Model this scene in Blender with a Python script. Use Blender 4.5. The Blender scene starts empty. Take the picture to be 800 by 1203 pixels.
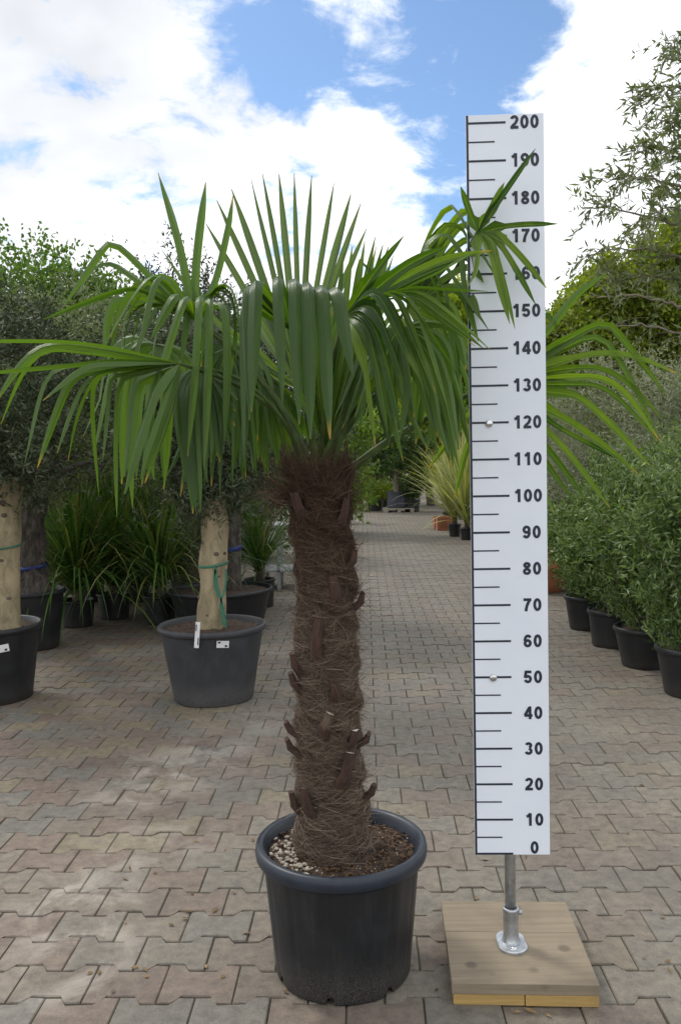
import bpy, bmesh, math, random
import numpy as np
from mathutils import Vector, Matrix

# ------------------------------------------------------------------ camera, sky, sun, exposure
scene = bpy.context.scene
C = scene.collection
W_PX, H_PX, F_PX = 800.0, 1203.0, 1000.0
CAM_H = 1.40
PITCH = math.radians(3.2)
ROLL = math.radians(1.0)
_F = np.array([0, math.cos(PITCH), -math.sin(PITCH)])
_R0 = np.array([1.0, 0, 0]); _U0 = np.array([0, math.sin(PITCH), math.cos(PITCH)])
_R = math.cos(ROLL) * _R0 - math.sin(ROLL) * _U0
_U = math.sin(ROLL) * _R0 + math.cos(ROLL) * _U0
cam_data = bpy.data.cameras.new('camera'); cam = bpy.data.objects.new('camera', cam_data); C.objects.link(cam)
m = Matrix.Identity(4)
for i in range(3):
    m[i][0] = _R[i]; m[i][1] = _U[i]; m[i][2] = -_F[i]
m[0][3], m[1][3], m[2][3] = 0.0, 0.0, CAM_H
cam.matrix_world = m
cam_data.sensor_fit = 'VERTICAL'; cam_data.sensor_height = 36.0; cam_data.sensor_width = 24.0
cam_data.lens = F_PX / H_PX * 36.0
cam_data.clip_start = 0.05; cam_data.clip_end = 3000.0
scene.camera = cam

def ray(px, py):
    return _F * F_PX + (px - W_PX / 2) * _R - (py - H_PX / 2) * _U
def P(px, py, Y):
    d = ray(px, py); return np.array([0, 0, CAM_H]) + d * (Y / d[1])
def G(px, py, z=0.0):
    d = ray(px, py); return np.array([0, 0, CAM_H]) + d * ((z - CAM_H) / d[2])
def M_PX(Y):            # metres per photo pixel at distance Y
    return Y / F_PX

SUN_EL, SUN_AZ = math.radians(50), math.radians(312)      # azimuth clockwise from +Y: ahead and to the left of the camera, behind cloud
world = bpy.data.worlds.new('World'); scene.world = world; world.use_nodes = True
wn, wl = world.node_tree.nodes, world.node_tree.links
wn.clear()
def N(tree, kind, **kw):
    n = tree.nodes.new(kind)
    for k, v in kw.items():
        if k == 'inp':
            for a, b in v.items(): n.inputs[a].default_value = b
        else: setattr(n, k, v)
    return n
wt = world.node_tree
def Mth(tree, op, a, b=None, c=None, clamp=False):
    n = tree.nodes.new('ShaderNodeMath'); n.operation = op; n.use_clamp = clamp
    for i, v in enumerate((a, b, c)):
        if v is None: continue
        if isinstance(v, (int, float)): n.inputs[i].default_value = v
        else: tree.links.new(v, n.inputs[i])
    return n.outputs[0]
def MixC(tree, fac, a, b, mode='MIX'):
    n = tree.nodes.new('ShaderNodeMix'); n.data_type = 'RGBA'; n.blend_type = mode
    for idx, v in ((0, fac), (6, a), (7, b)):
        if isinstance(v, (int, float)): n.inputs[idx].default_value = v
        elif isinstance(v, (tuple, list)): n.inputs[idx].default_value = tuple(v) + ((1,) if len(v) == 3 else ())
        else: tree.links.new(v, n.inputs[idx])
    return n.outputs[2]
def Ramp(tree, fac, stops, interp='LINEAR'):
    n = tree.nodes.new('ShaderNodeValToRGB'); cr = n.color_ramp; cr.interpolation = interp
    while len(cr.elements) < len(stops): cr.elements.new(0.5)
    for e, (p, c) in zip(cr.elements, stops):
        e.position = p; e.color = tuple(c) + ((1,) if len(c) == 3 else ())
    tree.links.new(fac, n.inputs[0]); return n.outputs[0]
def MapR(tree, v, a, b, c=0.0, d=1.0, smooth=True):
    n = tree.nodes.new('ShaderNodeMapRange'); n.interpolation_type = 'SMOOTHSTEP' if smooth else 'LINEAR'
    tree.links.new(v, n.inputs[0])
    for i, x in zip((1, 2, 3, 4), (a, b, c, d)): n.inputs[i].default_value = x
    return n.outputs[0]
def Noise(tree, vec, scale, detail=4, rough=0.55, dist=0.0):
    n = tree.nodes.new('ShaderNodeTexNoise')
    n.inputs['Scale'].default_value = scale; n.inputs['Detail'].default_value = detail
    n.inputs['Roughness'].default_value = rough; n.inputs['Distortion'].default_value = dist
    if vec is not None: tree.links.new(vec, n.inputs['Vector'])
    return n.outputs[0]

def build_sky():
    sky = N(wt, 'ShaderNodeTexSky', sky_type='NISHITA', sun_disc=False)
    sky.sun_elevation = SUN_EL; sky.sun_rotation = SUN_AZ; sky.dust_density = 0.6; sky.ozone_density = 1.6
    tc = N(wt, 'ShaderNodeTexCoord')
    d = tc.outputs['Generated']
    sep = N(wt, 'ShaderNodeSeparateXYZ'); wl.new(d, sep.inputs[0])
    zz = Mth(wt, 'ADD', Mth(wt, 'MAXIMUM', sep.outputs[2], 0.0), 0.30)
    comb = N(wt, 'ShaderNodeCombineXYZ')
    wl.new(Mth(wt, 'DIVIDE', sep.outputs[0], zz), comb.inputs[0]); wl.new(Mth(wt, 'DIVIDE', sep.outputs[1], zz), comb.inputs[1])
    uv = comb.outputs[0]
    big = Noise(wt, uv, 2.3, 9, 0.62, 0.15)
    fine = Noise(wt, uv, 6.5, 8, 0.62, 0.35)
    den = Mth(wt, 'ADD', Mth(wt, 'MULTIPLY', big, 1.7), Mth(wt, 'MULTIPLY', fine, 2.7))
    den = Mth(wt, 'ADD', den, -1.36)       # mean about 0.8
    # clear gaps between the clouds, at their directions in the sky
    for (px, py, rx, w) in ((300, 45, 3.0, 0.30), (345, 50, 3.8, 0.40), (395, 72, 3.6, 0.42), (440, 82, 2.6, 0.40), (590, 75, 4.4, 0.42), (632, 45, 2.8, 0.36), (545, 45, 2.8, 0.34), (500, 30, 3.0, 0.26),
                            (515, 115, 2.8, 0.34), (575, 135, 3.2, 0.34), (560, 165, 2.8, 0.26), (500, 215, 2.8, 0.30), (525, 265, 2.6, 0.26), (330, 240, 2.6, 0.22), (230, 218, 2.0, 0.22), (115, 222, 2.0, 0.20)):
        c = ray(px, py); c = c / np.linalg.norm(c)
        vd = N(wt, 'ShaderNodeVectorMath', operation='DISTANCE'); wl.new(d, vd.inputs[0]); vd.inputs[1].default_value = tuple(c)
        den = Mth(wt, 'SUBTRACT', den, MapR(wt, vd.outputs['Value'], 0.0, 2 * math.sin(math.radians(rx)), w, 0.0))
    for (px, py, rx, w) in ((545, 92, 1.8, 0.22), (385, 112, 3.0, 0.22), (690, 140, 6.0, 0.5), (470, 160, 3.0, 0.25)):
        c = ray(px, py); c = c / np.linalg.norm(c)
        vd = N(wt, 'ShaderNodeVectorMath', operation='DISTANCE'); wl.new(d, vd.inputs[0]); vd.inputs[1].default_value = tuple(c)
        den = Mth(wt, 'ADD', den, MapR(wt, vd.outputs['Value'], 0.0, 2 * math.sin(math.radians(rx)), w, 0.0))
    cov = MapR(wt, den, 0.18, 0.80, 0.02, 1.0)
    # thicker parts of the cloud are greyer underneath
    thick = Noise(wt, uv, 1.3, 5, 0.5)
    c = ray(40, 60); c = c / np.linalg.norm(c)
    vd = N(wt, 'ShaderNodeVectorMath', operation='DISTANCE'); wl.new(d, vd.inputs[0]); vd.inputs[1].default_value = tuple(c)
    thick = Mth(wt, 'ADD', thick, MapR(wt, vd.outputs['Value'], 0.0, 0.42, 0.34, 0.0))
    cl = MixC(wt, MapR(wt, thick, 0.52, 0.92), (9.8, 9.95, 10.2), (4.6, 4.85, 5.25))
    skyc = MixC(wt, 1.0, sky.outputs[0], (0.88, 1.04, 1.16), 'MULTIPLY')
    col = MixC(wt, cov, skyc, cl)
    bg = N(wt, 'ShaderNodeBackground'); bg.inputs[1].default_value = 0.14; wl.new(col, bg.inputs[0])
    out = N(wt, 'ShaderNodeOutputWorld'); wl.new(bg.outputs[0], out.inputs[0])
build_sky()
sun_d = bpy.data.lights.new('sun', 'SUN'); sun_d.energy = 1.8; sun_d.angle = math.radians(12); sun_d.color = (1.0, 0.95, 0.87)
sun = bpy.data.objects.new('sun', sun_d); C.objects.link(sun)
sv = Vector((math.sin(SUN_AZ) * math.cos(SUN_EL), math.cos(SUN_AZ) * math.cos(SUN_EL), math.sin(SUN_EL)))
sun.rotation_euler = sv.to_track_quat('Z', 'Y').to_euler(); sun.location = (0, 0, 20)
scene.view_settings.view_transform = 'Standard'; scene.view_settings.look = 'None'
scene.view_settings.exposure = 0.0; scene.view_settings.gamma = 1.0; scene.view_settings.use_curve_mapping = False
scene.render.engine = 'CYCLES'
scene.cycles.max_bounces = 8; scene.cycles.transparent_max_bounces = 8

# ------------------------------------------------------------------ helpers
ORG = {}
def org(o): return ORG.get(o.name, np.zeros(3)) if o is not None else np.zeros(3)
def thing(name, label, cat, loc, group=None):
    o = bpy.data.objects.new(name, None); C.objects.link(o)
    o.location = tuple(float(x) for x in loc); o.empty_display_size = 0.1
    o['label'] = label; o['category'] = cat
    if group: o['group'] = group
    ORG[o.name] = np.array(loc, float); return o
def tag(o, label, cat, group=None):
    o['label'] = label; o['category'] = cat
    if group: o['group'] = group
    return o
def obj(name, verts, faces, mat, parent=None, smooth=True, uv=None, kind=None, label=None):
    """verts in world coordinates; the mesh is stored relative to its top thing's base"""
    verts = np.asarray(verts, float).reshape(-1, 3)
    me = bpy.data.meshes.new(name)
    v = verts - org(parent)
    if isinstance(faces, np.ndarray):
        k = faces.shape[1]; nf = len(faces)
        me.vertices.add(len(v)); me.vertices.foreach_set('co', v.ravel().astype(np.float32))
        me.loops.add(nf * k); me.loops.foreach_set('vertex_index', faces.ravel().astype(np.int32))
        me.polygons.add(nf); me.polygons.foreach_set('loop_start', np.arange(0, nf * k, k, dtype=np.int32))
        me.update(calc_edges=True)
    else:
        me.from_pydata([tuple(x) for x in v], [], faces); me.update()
    if uv is not None:
        l = me.uv_layers.new(name='UVMap')
        idx = np.empty(len(me.loops), np.int32); me.loops.foreach_get('vertex_index', idx)
        l.data.foreach_set('uv', np.asarray(uv, np.float32)[idx].ravel())
    me.polygons.foreach_set('use_smooth', np.full(len(me.polygons), bool(smooth)))
    if mat is not None: me.materials.append(mat)
    o = bpy.data.objects.new(name, me); C.objects.link(o)
    if parent is not None:
        o.parent = parent; ORG[o.name] = org(parent)
    if kind: o['kind'] = kind
    if label: o['label'] = label
    return o

def nrm(a):
    a = np.asarray(a, float); n = np.linalg.norm(a, axis=-1, keepdims=True); return a / np.maximum(n, 1e-9)
def tube(pts, radii, n=8, cap=True, wob=0.0, rng=None, twist=0.0):
    pts = np.asarray(pts, float); radii = np.broadcast_to(np.asarray(radii, float), (len(pts),))
    T = np.gradient(pts, axis=0); T = nrm(T)
    ref = np.array([0, 0, 1.0]) if abs(T[0][2]) < 0.9 else np.array([1.0, 0, 0])
    a = nrm(np.cross(T[0], ref)); vs = []
    for i in range(len(pts)):
        a = nrm(a - T[i] * np.dot(a, T[i])); b = np.cross(T[i], a)
        ang = np.arange(n) * 2 * np.pi / n + twist * i
        rr = radii[i] * (1 + (wob * rng.standard_normal(n) if wob and rng is not None else 0))
        vs.append(pts[i] + (np.cos(ang) * rr)[:, None] * a + (np.sin(ang) * rr)[:, None] * b)
    V = np.concatenate(vs); Fc = []
    for i in range(len(pts) - 1):
        for j in range(n):
            k = (j + 1) % n
            Fc.append((i * n + j, i * n + k, (i + 1) * n + k, (i + 1) * n + j))
    if cap:
        Fc.append(tuple(range(n))[::-1]); Fc.append(tuple(range((len(pts) - 1) * n, len(pts) * n)))
    return V, Fc
def merge(lst):
    vs, fs, o = [], [], 0
    for v, f in lst:
        vs.append(np.asarray(v)); fs += [tuple(i + o for i in x) for x in f]; o += len(v)
    return np.concatenate(vs), fs
def lathe(c, prof, n=64, fn=None):
    """prof: list of (r, z); fn(r, z, ang, i) -> (r, z)"""
    V, Fc = [], []
    for i, (r, z) in enumerate(prof):
        for j in range(n):
            a = 2 * math.pi * j / n; rr, zz = (r, z) if fn is None else fn(r, z, a, i)
            V.append((c[0] + rr * math.cos(a), c[1] + rr * math.sin(a), c[2] + zz))
    for i in range(len(prof) - 1):
        for j in range(n):
            k = (j + 1) % n
            Fc.append((i * n + j, i * n + k, (i + 1) * n + k, (i + 1) * n + j))
    return np.array(V), Fc
def chaikin(p, k=2):
    p = np.asarray(p, float)
    for _ in range(k):
        q = [p[0]]
        for a, b in zip(p[:-1], p[1:]):
            q += [0.75 * a + 0.25 * b, 0.25 * a + 0.75 * b]
        q.append(p[-1]); p = np.array(q)
    return p
def resample(p, m):
    p = np.asarray(p, float); s = np.concatenate([[0], np.cumsum(np.linalg.norm(np.diff(p, axis=0), axis=1))])
    t = np.linspace(0, s[-1], m); return np.stack([np.interp(t, s, p[:, i]) for i in range(3)], 1)
def box(x0, x1, y0, y1, z0, z1, bev=0.0):
    bm = bmesh.new(); bmesh.ops.create_cube(bm, size=1.0)
    for v in bm.verts:
        v.co = Vector(((x0 + x1) / 2 + v.co.x * (x1 - x0), (y0 + y1) / 2 + v.co.y * (y1 - y0), (z0 + z1) / 2 + v.co.z * (z1 - z0)))
    if bev: bmesh.ops.bevel(bm, geom=bm.edges[:], offset=bev, segments=2, affect='EDGES', profile=0.5)
    bm.verts.index_update()
    V = np.array([tuple(v.co) for v in bm.verts]); Fc = [tuple(v.index for v in f.verts) for f in bm.faces]; bm.free(); return V, Fc

# ------------------------------------------------------------------ materials
def mat(name):
    m = bpy.data.materials.new(name); m.use_nodes = True; t = m.node_tree
    b = t.nodes['Principled BSDF']; return m, t, b
def simple(name, col, rough=0.7, metal=0.0, var=0.15, scale=20.0, bump=0.0, spec=0.5, col2=None):
    m, t, b = mat(name)
    tc = N(t, 'ShaderNodeTexCoord'); n = Noise(t, tc.outputs['Object'], scale, 6, 0.6)
    c2 = col2 if col2 else tuple(x * (1 - var) for x in col)
    c1 = col if col2 else tuple(min(1, x * (1 + var)) for x in col)
    t.links.new(MixC(t, MapR(t, n, 0.32, 0.68), c1, c2), b.inputs['Base Color'])
    t.links.new(MapR(t, n, 0.3, 0.7, max(0.05, rough - 0.08), min(1, rough + 0.08)), b.inputs['Roughness'])
    b.inputs['Metallic'].default_value = metal; b.inputs['Specular IOR Level'].default_value = spec
    if bump:
        bp = N(t, 'ShaderNodeBump'); bp.inputs['Strength'].default_value = bump; bp.inputs['Distance'].default_value = 0.01
        t.links.new(n, bp.inputs['Height']); t.links.new(bp.outputs[0], b.inputs['Normal'])
    return m
def leaf_mat(name, cols, back=None, trans=0.3, rough=0.45, spec=0.28, tint=None):
    """cols: ramp over a random value per leaf"""
    m, t, b = mat(name)
    g = N(t, 'ShaderNodeNewGeometry')
    k = len(cols); c = Ramp(t, g.outputs['Random Per Island'], [(i / max(1, k - 1), x) for i, x in enumerate(cols)])
    tc = N(t, 'ShaderNodeTexCoord')
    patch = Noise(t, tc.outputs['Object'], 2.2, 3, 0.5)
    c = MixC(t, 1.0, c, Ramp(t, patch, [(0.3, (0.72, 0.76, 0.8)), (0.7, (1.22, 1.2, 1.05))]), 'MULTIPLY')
    if back is not None: c = MixC(t, g.outputs['Backfacing'], c, back)
    t.links.new(c, b.inputs['Base Color']); b.inputs['Roughness'].default_value = rough; b.inputs['Specular IOR Level'].default_value = spec
    tr = N(t, 'ShaderNodeBsdfTranslucent')
    t.links.new(MixC(t, 1.0, c, (1.35, 1.5, 0.6), 'MULTIPLY'), tr.inputs[0])
    mx = N(t, 'ShaderNodeMixShader'); mx.inputs[0].default_value = trans
    t.links.new(b.outputs[0], mx.inputs[1]); t.links.new(tr.outputs[0], mx.inputs[2])
    t.links.new(mx.outputs[0], t.nodes['Material Output'].inputs[0]); return m

def paver_mat(name, src):
    m, t, b = mat(name)
    if src == 'object':
        oi = N(t, 'ShaderNodeObjectInfo'); base = oi.outputs['Color']
    else:
        at = N(t, 'ShaderNodeAttribute'); at.attribute_name = 'tone'; base = at.outputs['Color']
    g = N(t, 'ShaderNodeNewGeometry'); pos = g.outputs['Position']
    sp = Noise(t, pos, 260.0, 3, 0.7); md = Noise(t, pos, 26.0, 6, 0.65); lg = Noise(t, pos, 2.1, 6, 0.6, 0.3)
    c = MixC(t, 1.0, base, Ramp(t, sp, [(0.25, (0.68, 0.68, 0.68)), (0.5, (1, 1, 1)), (0.78, (1.4, 1.38, 1.34))]), 'MULTIPLY')
    c = MixC(t, 1.0, c, Ramp(t, md, [(0.28, (0.62, 0.62, 0.63)), (0.55, (1.02, 1.02, 1.0)), (0.75, (1.28, 1.25, 1.2))]), 'MULTIPLY')
    c = MixC(t, 1.0, c, Ramp(t, lg, [(0.3, (0.82, 0.81, 0.82)), (0.7, (1.12, 1.12, 1.10))]), 'MULTIPLY')
    # dried pale dust stains on the left side of the yard
    vor = Noise(t, pos, 5.5, 7, 0.72, 0.6)
    st = None
    for (px, py, r, w) in ((205, 905, 0.50, 1.0), (165, 930, 0.40, 0.9), (240, 885, 0.40, 0.9), (95, 1055, 0.34, 1.0), (80, 1140, 0.28, 1.0), (95, 1100, 0.32, 0.9), (130, 1010, 0.35, 0.6), (190, 985, 0.4, 0.5), (190, 800, 0.4, 0.4), (300, 850, 0.5, 0.4)):
        q = G(px, py)
        vd = N(t, 'ShaderNodeVectorMath', operation='DISTANCE'); t.links.new(pos, vd.inputs[0]); vd.inputs[1].default_value = tuple(q)
        s = MapR(t, vd.outputs['Value'], 0.0, r, w, 0.0)
        st = s if st is None else Mth(t, 'MAXIMUM', st, s)
    st = Mth(t, 'MULTIPLY', st, MapR(t, vor, 0.40, 0.66), clamp=True)
    c = MixC(t, Mth(t, 'MULTIPLY', st, 0.85), c, (0.40, 0.36, 0.31))
    dk = Noise(t, pos, 1.15, 5, 0.6, 0.8)
    c = MixC(t, MapR(t, dk, 0.58, 0.72, 0.0, 0.32), c, (0.075, 0.066, 0.058))
    # small pale and dark specks
    vo = N(t, 'ShaderNodeTexVoronoi'); vo.inputs['Scale'].default_value = 38.0; t.links.new(pos, vo.inputs['Vector'])
    c = MixC(t, MapR(t, vo.outputs['Distance'], 0.05, 0.085, 0.55, 0.0), c, MixC(t, Noise(t, pos, 9.0, 2), (0.05, 0.045, 0.035), (0.5, 0.47, 0.4)))
    t.links.new(c, b.inputs['Base Color']); b.inputs['Roughness'].default_value = 0.68; b.inputs['Specular IOR Level'].default_value = 0.5
    bp = N(t, 'ShaderNodeBump'); bp.inputs['Strength'].default_value = 0.35; bp.inputs['Distance'].default_value = 0.004
    t.links.new(Mth(t, 'ADD', sp, Mth(t, 'MULTIPLY', md, 1.4)), bp.inputs['Height']); t.links.new(bp.outputs[0], b.inputs['Normal'])
    return m
M_PAVER_O, M_PAVER_A = paver_mat('paver_object', 'object'), paver_mat('paver_field', 'attr')

def joint_mat():
    m, t, b = mat('joint_sand')
    g = N(t, 'ShaderNodeNewGeometry'); n1 = Noise(t, g.outputs['Position'], 3.5, 5, 0.65); n2 = Noise(t, g.outputs['Position'], 120.0, 3, 0.6)
    c = Ramp(t, n1, [(0.3, (0.032, 0.027, 0.02)), (0.5, (0.045, 0.039, 0.025)), (0.62, (0.048, 0.056, 0.02)), (0.8, (0.09, 0.075, 0.055))])
    c = MixC(t, 1.0, c, Ramp(t, n2, [(0.3, (0.7, 0.7, 0.7)), (0.7, (1.3, 1.3, 1.3))]), 'MULTIPLY')
    t.links.new(c, b.inputs['Base Color']); b.inputs['Roughness'].default_value = 0.95; return m
M_JOINT = joint_mat()
M_EARTH = simple('earth', (0.13, 0.105, 0.075), 0.95, var=0.3, scale=3.0)
M_SOIL = simple('soil', (0.085, 0.05, 0.03), 0.95, scale=60, bump=1.0, col2=(0.02, 0.013, 0.009))
M_PEBBLE = simple('pumice', (0.38, 0.335, 0.275), 0.9, var=0.2, scale=60, bump=0.4)
M_BARKBIT = simple('bark_chips', (0.15, 0.08, 0.035), 0.9, scale=40, col2=(0.03, 0.018, 0.011))

def pot_mat(name, body, dust=(0.2, 0.18, 0.155), z0=0.0, h=0.35, amount=0.5, rough=0.42, splash=True):
    m, t, b = mat(name)
    g = N(t, 'ShaderNodeNewGeometry'); pos = g.outputs['Position']
    sep = N(t, 'ShaderNodeSeparateXYZ'); t.links.new(pos, sep.inputs[0])
    n1 = Noise(t, pos, 7.0, 6, 0.65, 0.4); n2 = Noise(t, pos, 330.0, 3, 0.75)
    mp = N(t, 'ShaderNodeMapping'); mp.inputs['Scale'].default_value = (26, 26, 2.2); t.links.new(pos, mp.inputs[0]); n3 = Noise(t, mp.outputs[0], 1.0, 6, 0.65)
    c = MixC(t, MapR(t, n1, 0.3, 0.7), tuple(x * 0.82 for x in body), tuple(x * 1.3 for x in body))
    # rain-splashed grit low on the wall, rubbed dust streaks above
    low = MapR(t, sep.outputs[2], z0, z0 + h * 0.5, 1.0, 0.0)
    grit = Mth(t, 'MULTIPLY', Mth(t, 'MULTIPLY', low, MapR(t, n2, 0.44, 0.60)), amount * (1.0 if splash else 0.4))
    c = MixC(t, grit, c, dust)
    c = MixC(t, Mth(t, 'MULTIPLY', MapR(t, n3, 0.52, 0.78), 0.16 * amount + 0.03), c, dust)
    t.links.new(c, b.inputs['Base Color'])
    t.links.new(Mth(t, 'ADD', MapR(t, n1, 0.3, 0.7, rough - 0.05, rough + 0.14), Mth(t, 'MULTIPLY', grit, 0.3), clamp=True), b.inputs['Roughness'])
    b.inputs['Specular IOR Level'].default_value = 0.45
    bp = N(t, 'ShaderNodeBump'); bp.inputs['Strength'].default_value = 0.12; bp.inputs['Distance'].default_value = 0.003
    t.links.new(Mth(t, 'ADD', n2, n1), bp.inputs['Height']); t.links.new(bp.outputs[0], b.inputs['Normal']); return m
M_POT_MAIN = pot_mat('palm_pot', (0.0115, 0.013, 0.0155), (0.13, 0.113, 0.095), 0.0, 0.30, 0.62)
M_RIM_MAIN = pot_mat('palm_pot_rim', (0.017, 0.023, 0.035), (0.16, 0.15, 0.14), -5.0, 0.3, 0.3, 0.36)
M_POT_GREY = pot_mat('tub_grey', (0.036, 0.038, 0.043), (0.16, 0.15, 0.135), 0.0, 0.4, 0.7, 0.5)
M_POT_DARK = pot_mat('pot_black', (0.012, 0.013, 0.015), (0.1, 0.085, 0.07), 0.0, 0.3, 0.45, 0.4)
M_POT_BLUE = pot_mat('pot_slate', (0.032, 0.037, 0.052), (0.14, 0.14, 0.14), 0.0, 0.3, 0.3, 0.5)
M_TERRA = simple('terracotta', (0.40, 0.155, 0.075), 0.8, var=0.18, scale=9.0)
M_TERRA2 = simple('terracotta_dull', (0.34, 0.13, 0.07), 0.85, var=0.25, scale=7.0)

def board_mat():
    m, t, b = mat('white_panel')
    g = N(t, 'ShaderNodeNewGeometry'); n = Noise(t, g.outputs['Position'], 5.0, 5, 0.6)
    t.links.new(MixC(t, MapR(t, n, 0.3, 0.75), (0.79, 0.835, 0.91), (0.74, 0.79, 0.87)), b.inputs['Base Color'])
    b.inputs['Roughness'].default_value = 0.32; b.inputs['Specular IOR Level'].default_value = 0.4; return m
M_BOARD = board_mat()
M_INK = simple('dark_print', (0.014, 0.02, 0.036), 0.5, var=0.1)
M_GALV = simple('galvanised_steel', (0.46, 0.48, 0.50), 0.42, 0.85, 0.22, 35.0, 0.1)
M_CHROME = simple('screw_steel', (0.62, 0.62, 0.62), 0.25, 1.0, 0.1)
def wood_mat(name, c1, c2, sx=1.2):
    m, t, b = mat(name)
    tc = N(t, 'ShaderNodeTexCoord'); mp = N(t, 'ShaderNodeMapping'); mp.inputs['Scale'].default_value = (sx, 22.0, 22.0); t.links.new(tc.outputs['Object'], mp.inputs[0])
    n = Noise(t, mp.outputs[0], 3.0, 7, 0.62, 0.8); n2 = Noise(t, tc.outputs['Object'], 6.0, 4, 0.6)
    c = MixC(t, MapR(t, n, 0.3, 0.7), c1, c2)
    vo = N(t, 'ShaderNodeTexVoronoi'); vo.inputs['Scale'].default_value = 7.5; t.links.new(tc.outputs['Object'], vo.inputs['Vector'])
    c = MixC(t, MapR(t, vo.outputs['Distance'], 0.07, 0.17, 0.75, 0.0), c, tuple(x * 0.38 for x in c1))
    c = MixC(t, MapR(t, n2, 0.45, 0.75, 0.0, 0.4), c, tuple(x * 0.6 for x in c2))
    t.links.new(c, b.inputs['Base Color']); b.inputs['Roughness'].default_value = 0.8
    bp = N(t, 'ShaderNodeBump'); bp.inputs['Strength'].default_value = 0.25; bp.inputs['Distance'].default_value = 0.004
    t.links.new(n, bp.inputs['Height']); t.links.new(bp.outputs[0], b.inputs['Normal']); return m
M_WOOD_TOP = wood_mat('weathered_plank', (0.26, 0.21, 0.145), (0.205, 0.165, 0.115))
M_WOOD_LOW = wood_mat('yellow_plank', (0.44, 0.29, 0.10), (0.34, 0.22, 0.075))
M_PALLET = wood_mat('pallet_wood', (0.3, 0.26, 0.2), (0.2, 0.17, 0.13))

def bark_mat(name, c1, c2, scale=(6, 6, 1.5), spots=None, bump=0.5):
    m, t, b = mat(name)
    g = N(t, 'ShaderNodeNewGeometry'); pos = g.outputs['Position']
    mp = N(t, 'ShaderNodeMapping'); mp.inputs['Scale'].default_value = scale; t.links.new(pos, mp.inputs[0])
    n = Noise(t, mp.outputs[0], 4.0, 8, 0.65, 0.5); n2 = Noise(t, pos, 7.0, 5, 0.6)
    c = MixC(t, MapR(t, n, 0.32, 0.68), c1, c2)
    if spots:
        c = MixC(t, MapR(t, n2, 0.60, 0.70, 0.0, 0.7), c, spots)
    t.links.new(c, b.inputs['Base Color']); b.inputs['Roughness'].default_value = 0.9
    bp = N(t, 'ShaderNodeBump'); bp.inputs['Strength'].default_value = bump; bp.inputs['Distance'].default_value = 0.02
    t.links.new(n, bp.inputs['Height']); t.links.new(bp.outputs[0], b.inputs['Normal']); return m
M_BARK_PALE = bark_mat('olive_bark_pale', (0.37, 0.305, 0.19), (0.21, 0.175, 0.10), (4, 4, 2.2), (0.12, 0.105, 0.055), 0.6)
M_BARK_DARK = bark_mat('olive_bark_gnarled', (0.115, 0.098, 0.08), (0.03, 0.025, 0.02), (7, 7, 2.0), (0.2, 0.175, 0.15), 1.0)
M_BARK = bark_mat('tree_bark', (0.15, 0.12, 0.09), (0.07, 0.055, 0.04))
M_TWIG = bark_mat('twig_bark', (0.26, 0.23, 0.18), (0.16, 0.135, 0.1), bump=0.2)
M_TRUNK = bark_mat('palm_trunk', (0.075, 0.05, 0.034), (0.028, 0.018, 0.012), (8, 8, 8), None, 0.8)
def hair_mat():
    m, t, b = mat('palm_fibre')
    g = N(t, 'ShaderNodeNewGeometry')
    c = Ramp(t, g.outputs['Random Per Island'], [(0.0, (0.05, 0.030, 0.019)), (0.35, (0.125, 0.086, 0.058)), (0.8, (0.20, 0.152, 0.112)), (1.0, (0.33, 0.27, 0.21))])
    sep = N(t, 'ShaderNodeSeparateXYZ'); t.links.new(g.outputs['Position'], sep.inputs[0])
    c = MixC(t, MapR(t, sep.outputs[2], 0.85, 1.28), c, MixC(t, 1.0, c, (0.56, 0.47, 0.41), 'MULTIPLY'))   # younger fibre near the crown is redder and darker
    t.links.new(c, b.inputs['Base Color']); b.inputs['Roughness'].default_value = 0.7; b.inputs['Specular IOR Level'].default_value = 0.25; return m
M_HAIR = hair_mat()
M_STUB = bark_mat('leaf_base', (0.075, 0.037, 0.024), (0.036, 0.021, 0.015), (20, 20, 4), (0.16, 0.12, 0.085), 0.4)
M_CUT = simple('cut_end', (0.42, 0.36, 0.29), 0.9, var=0.25)

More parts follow.
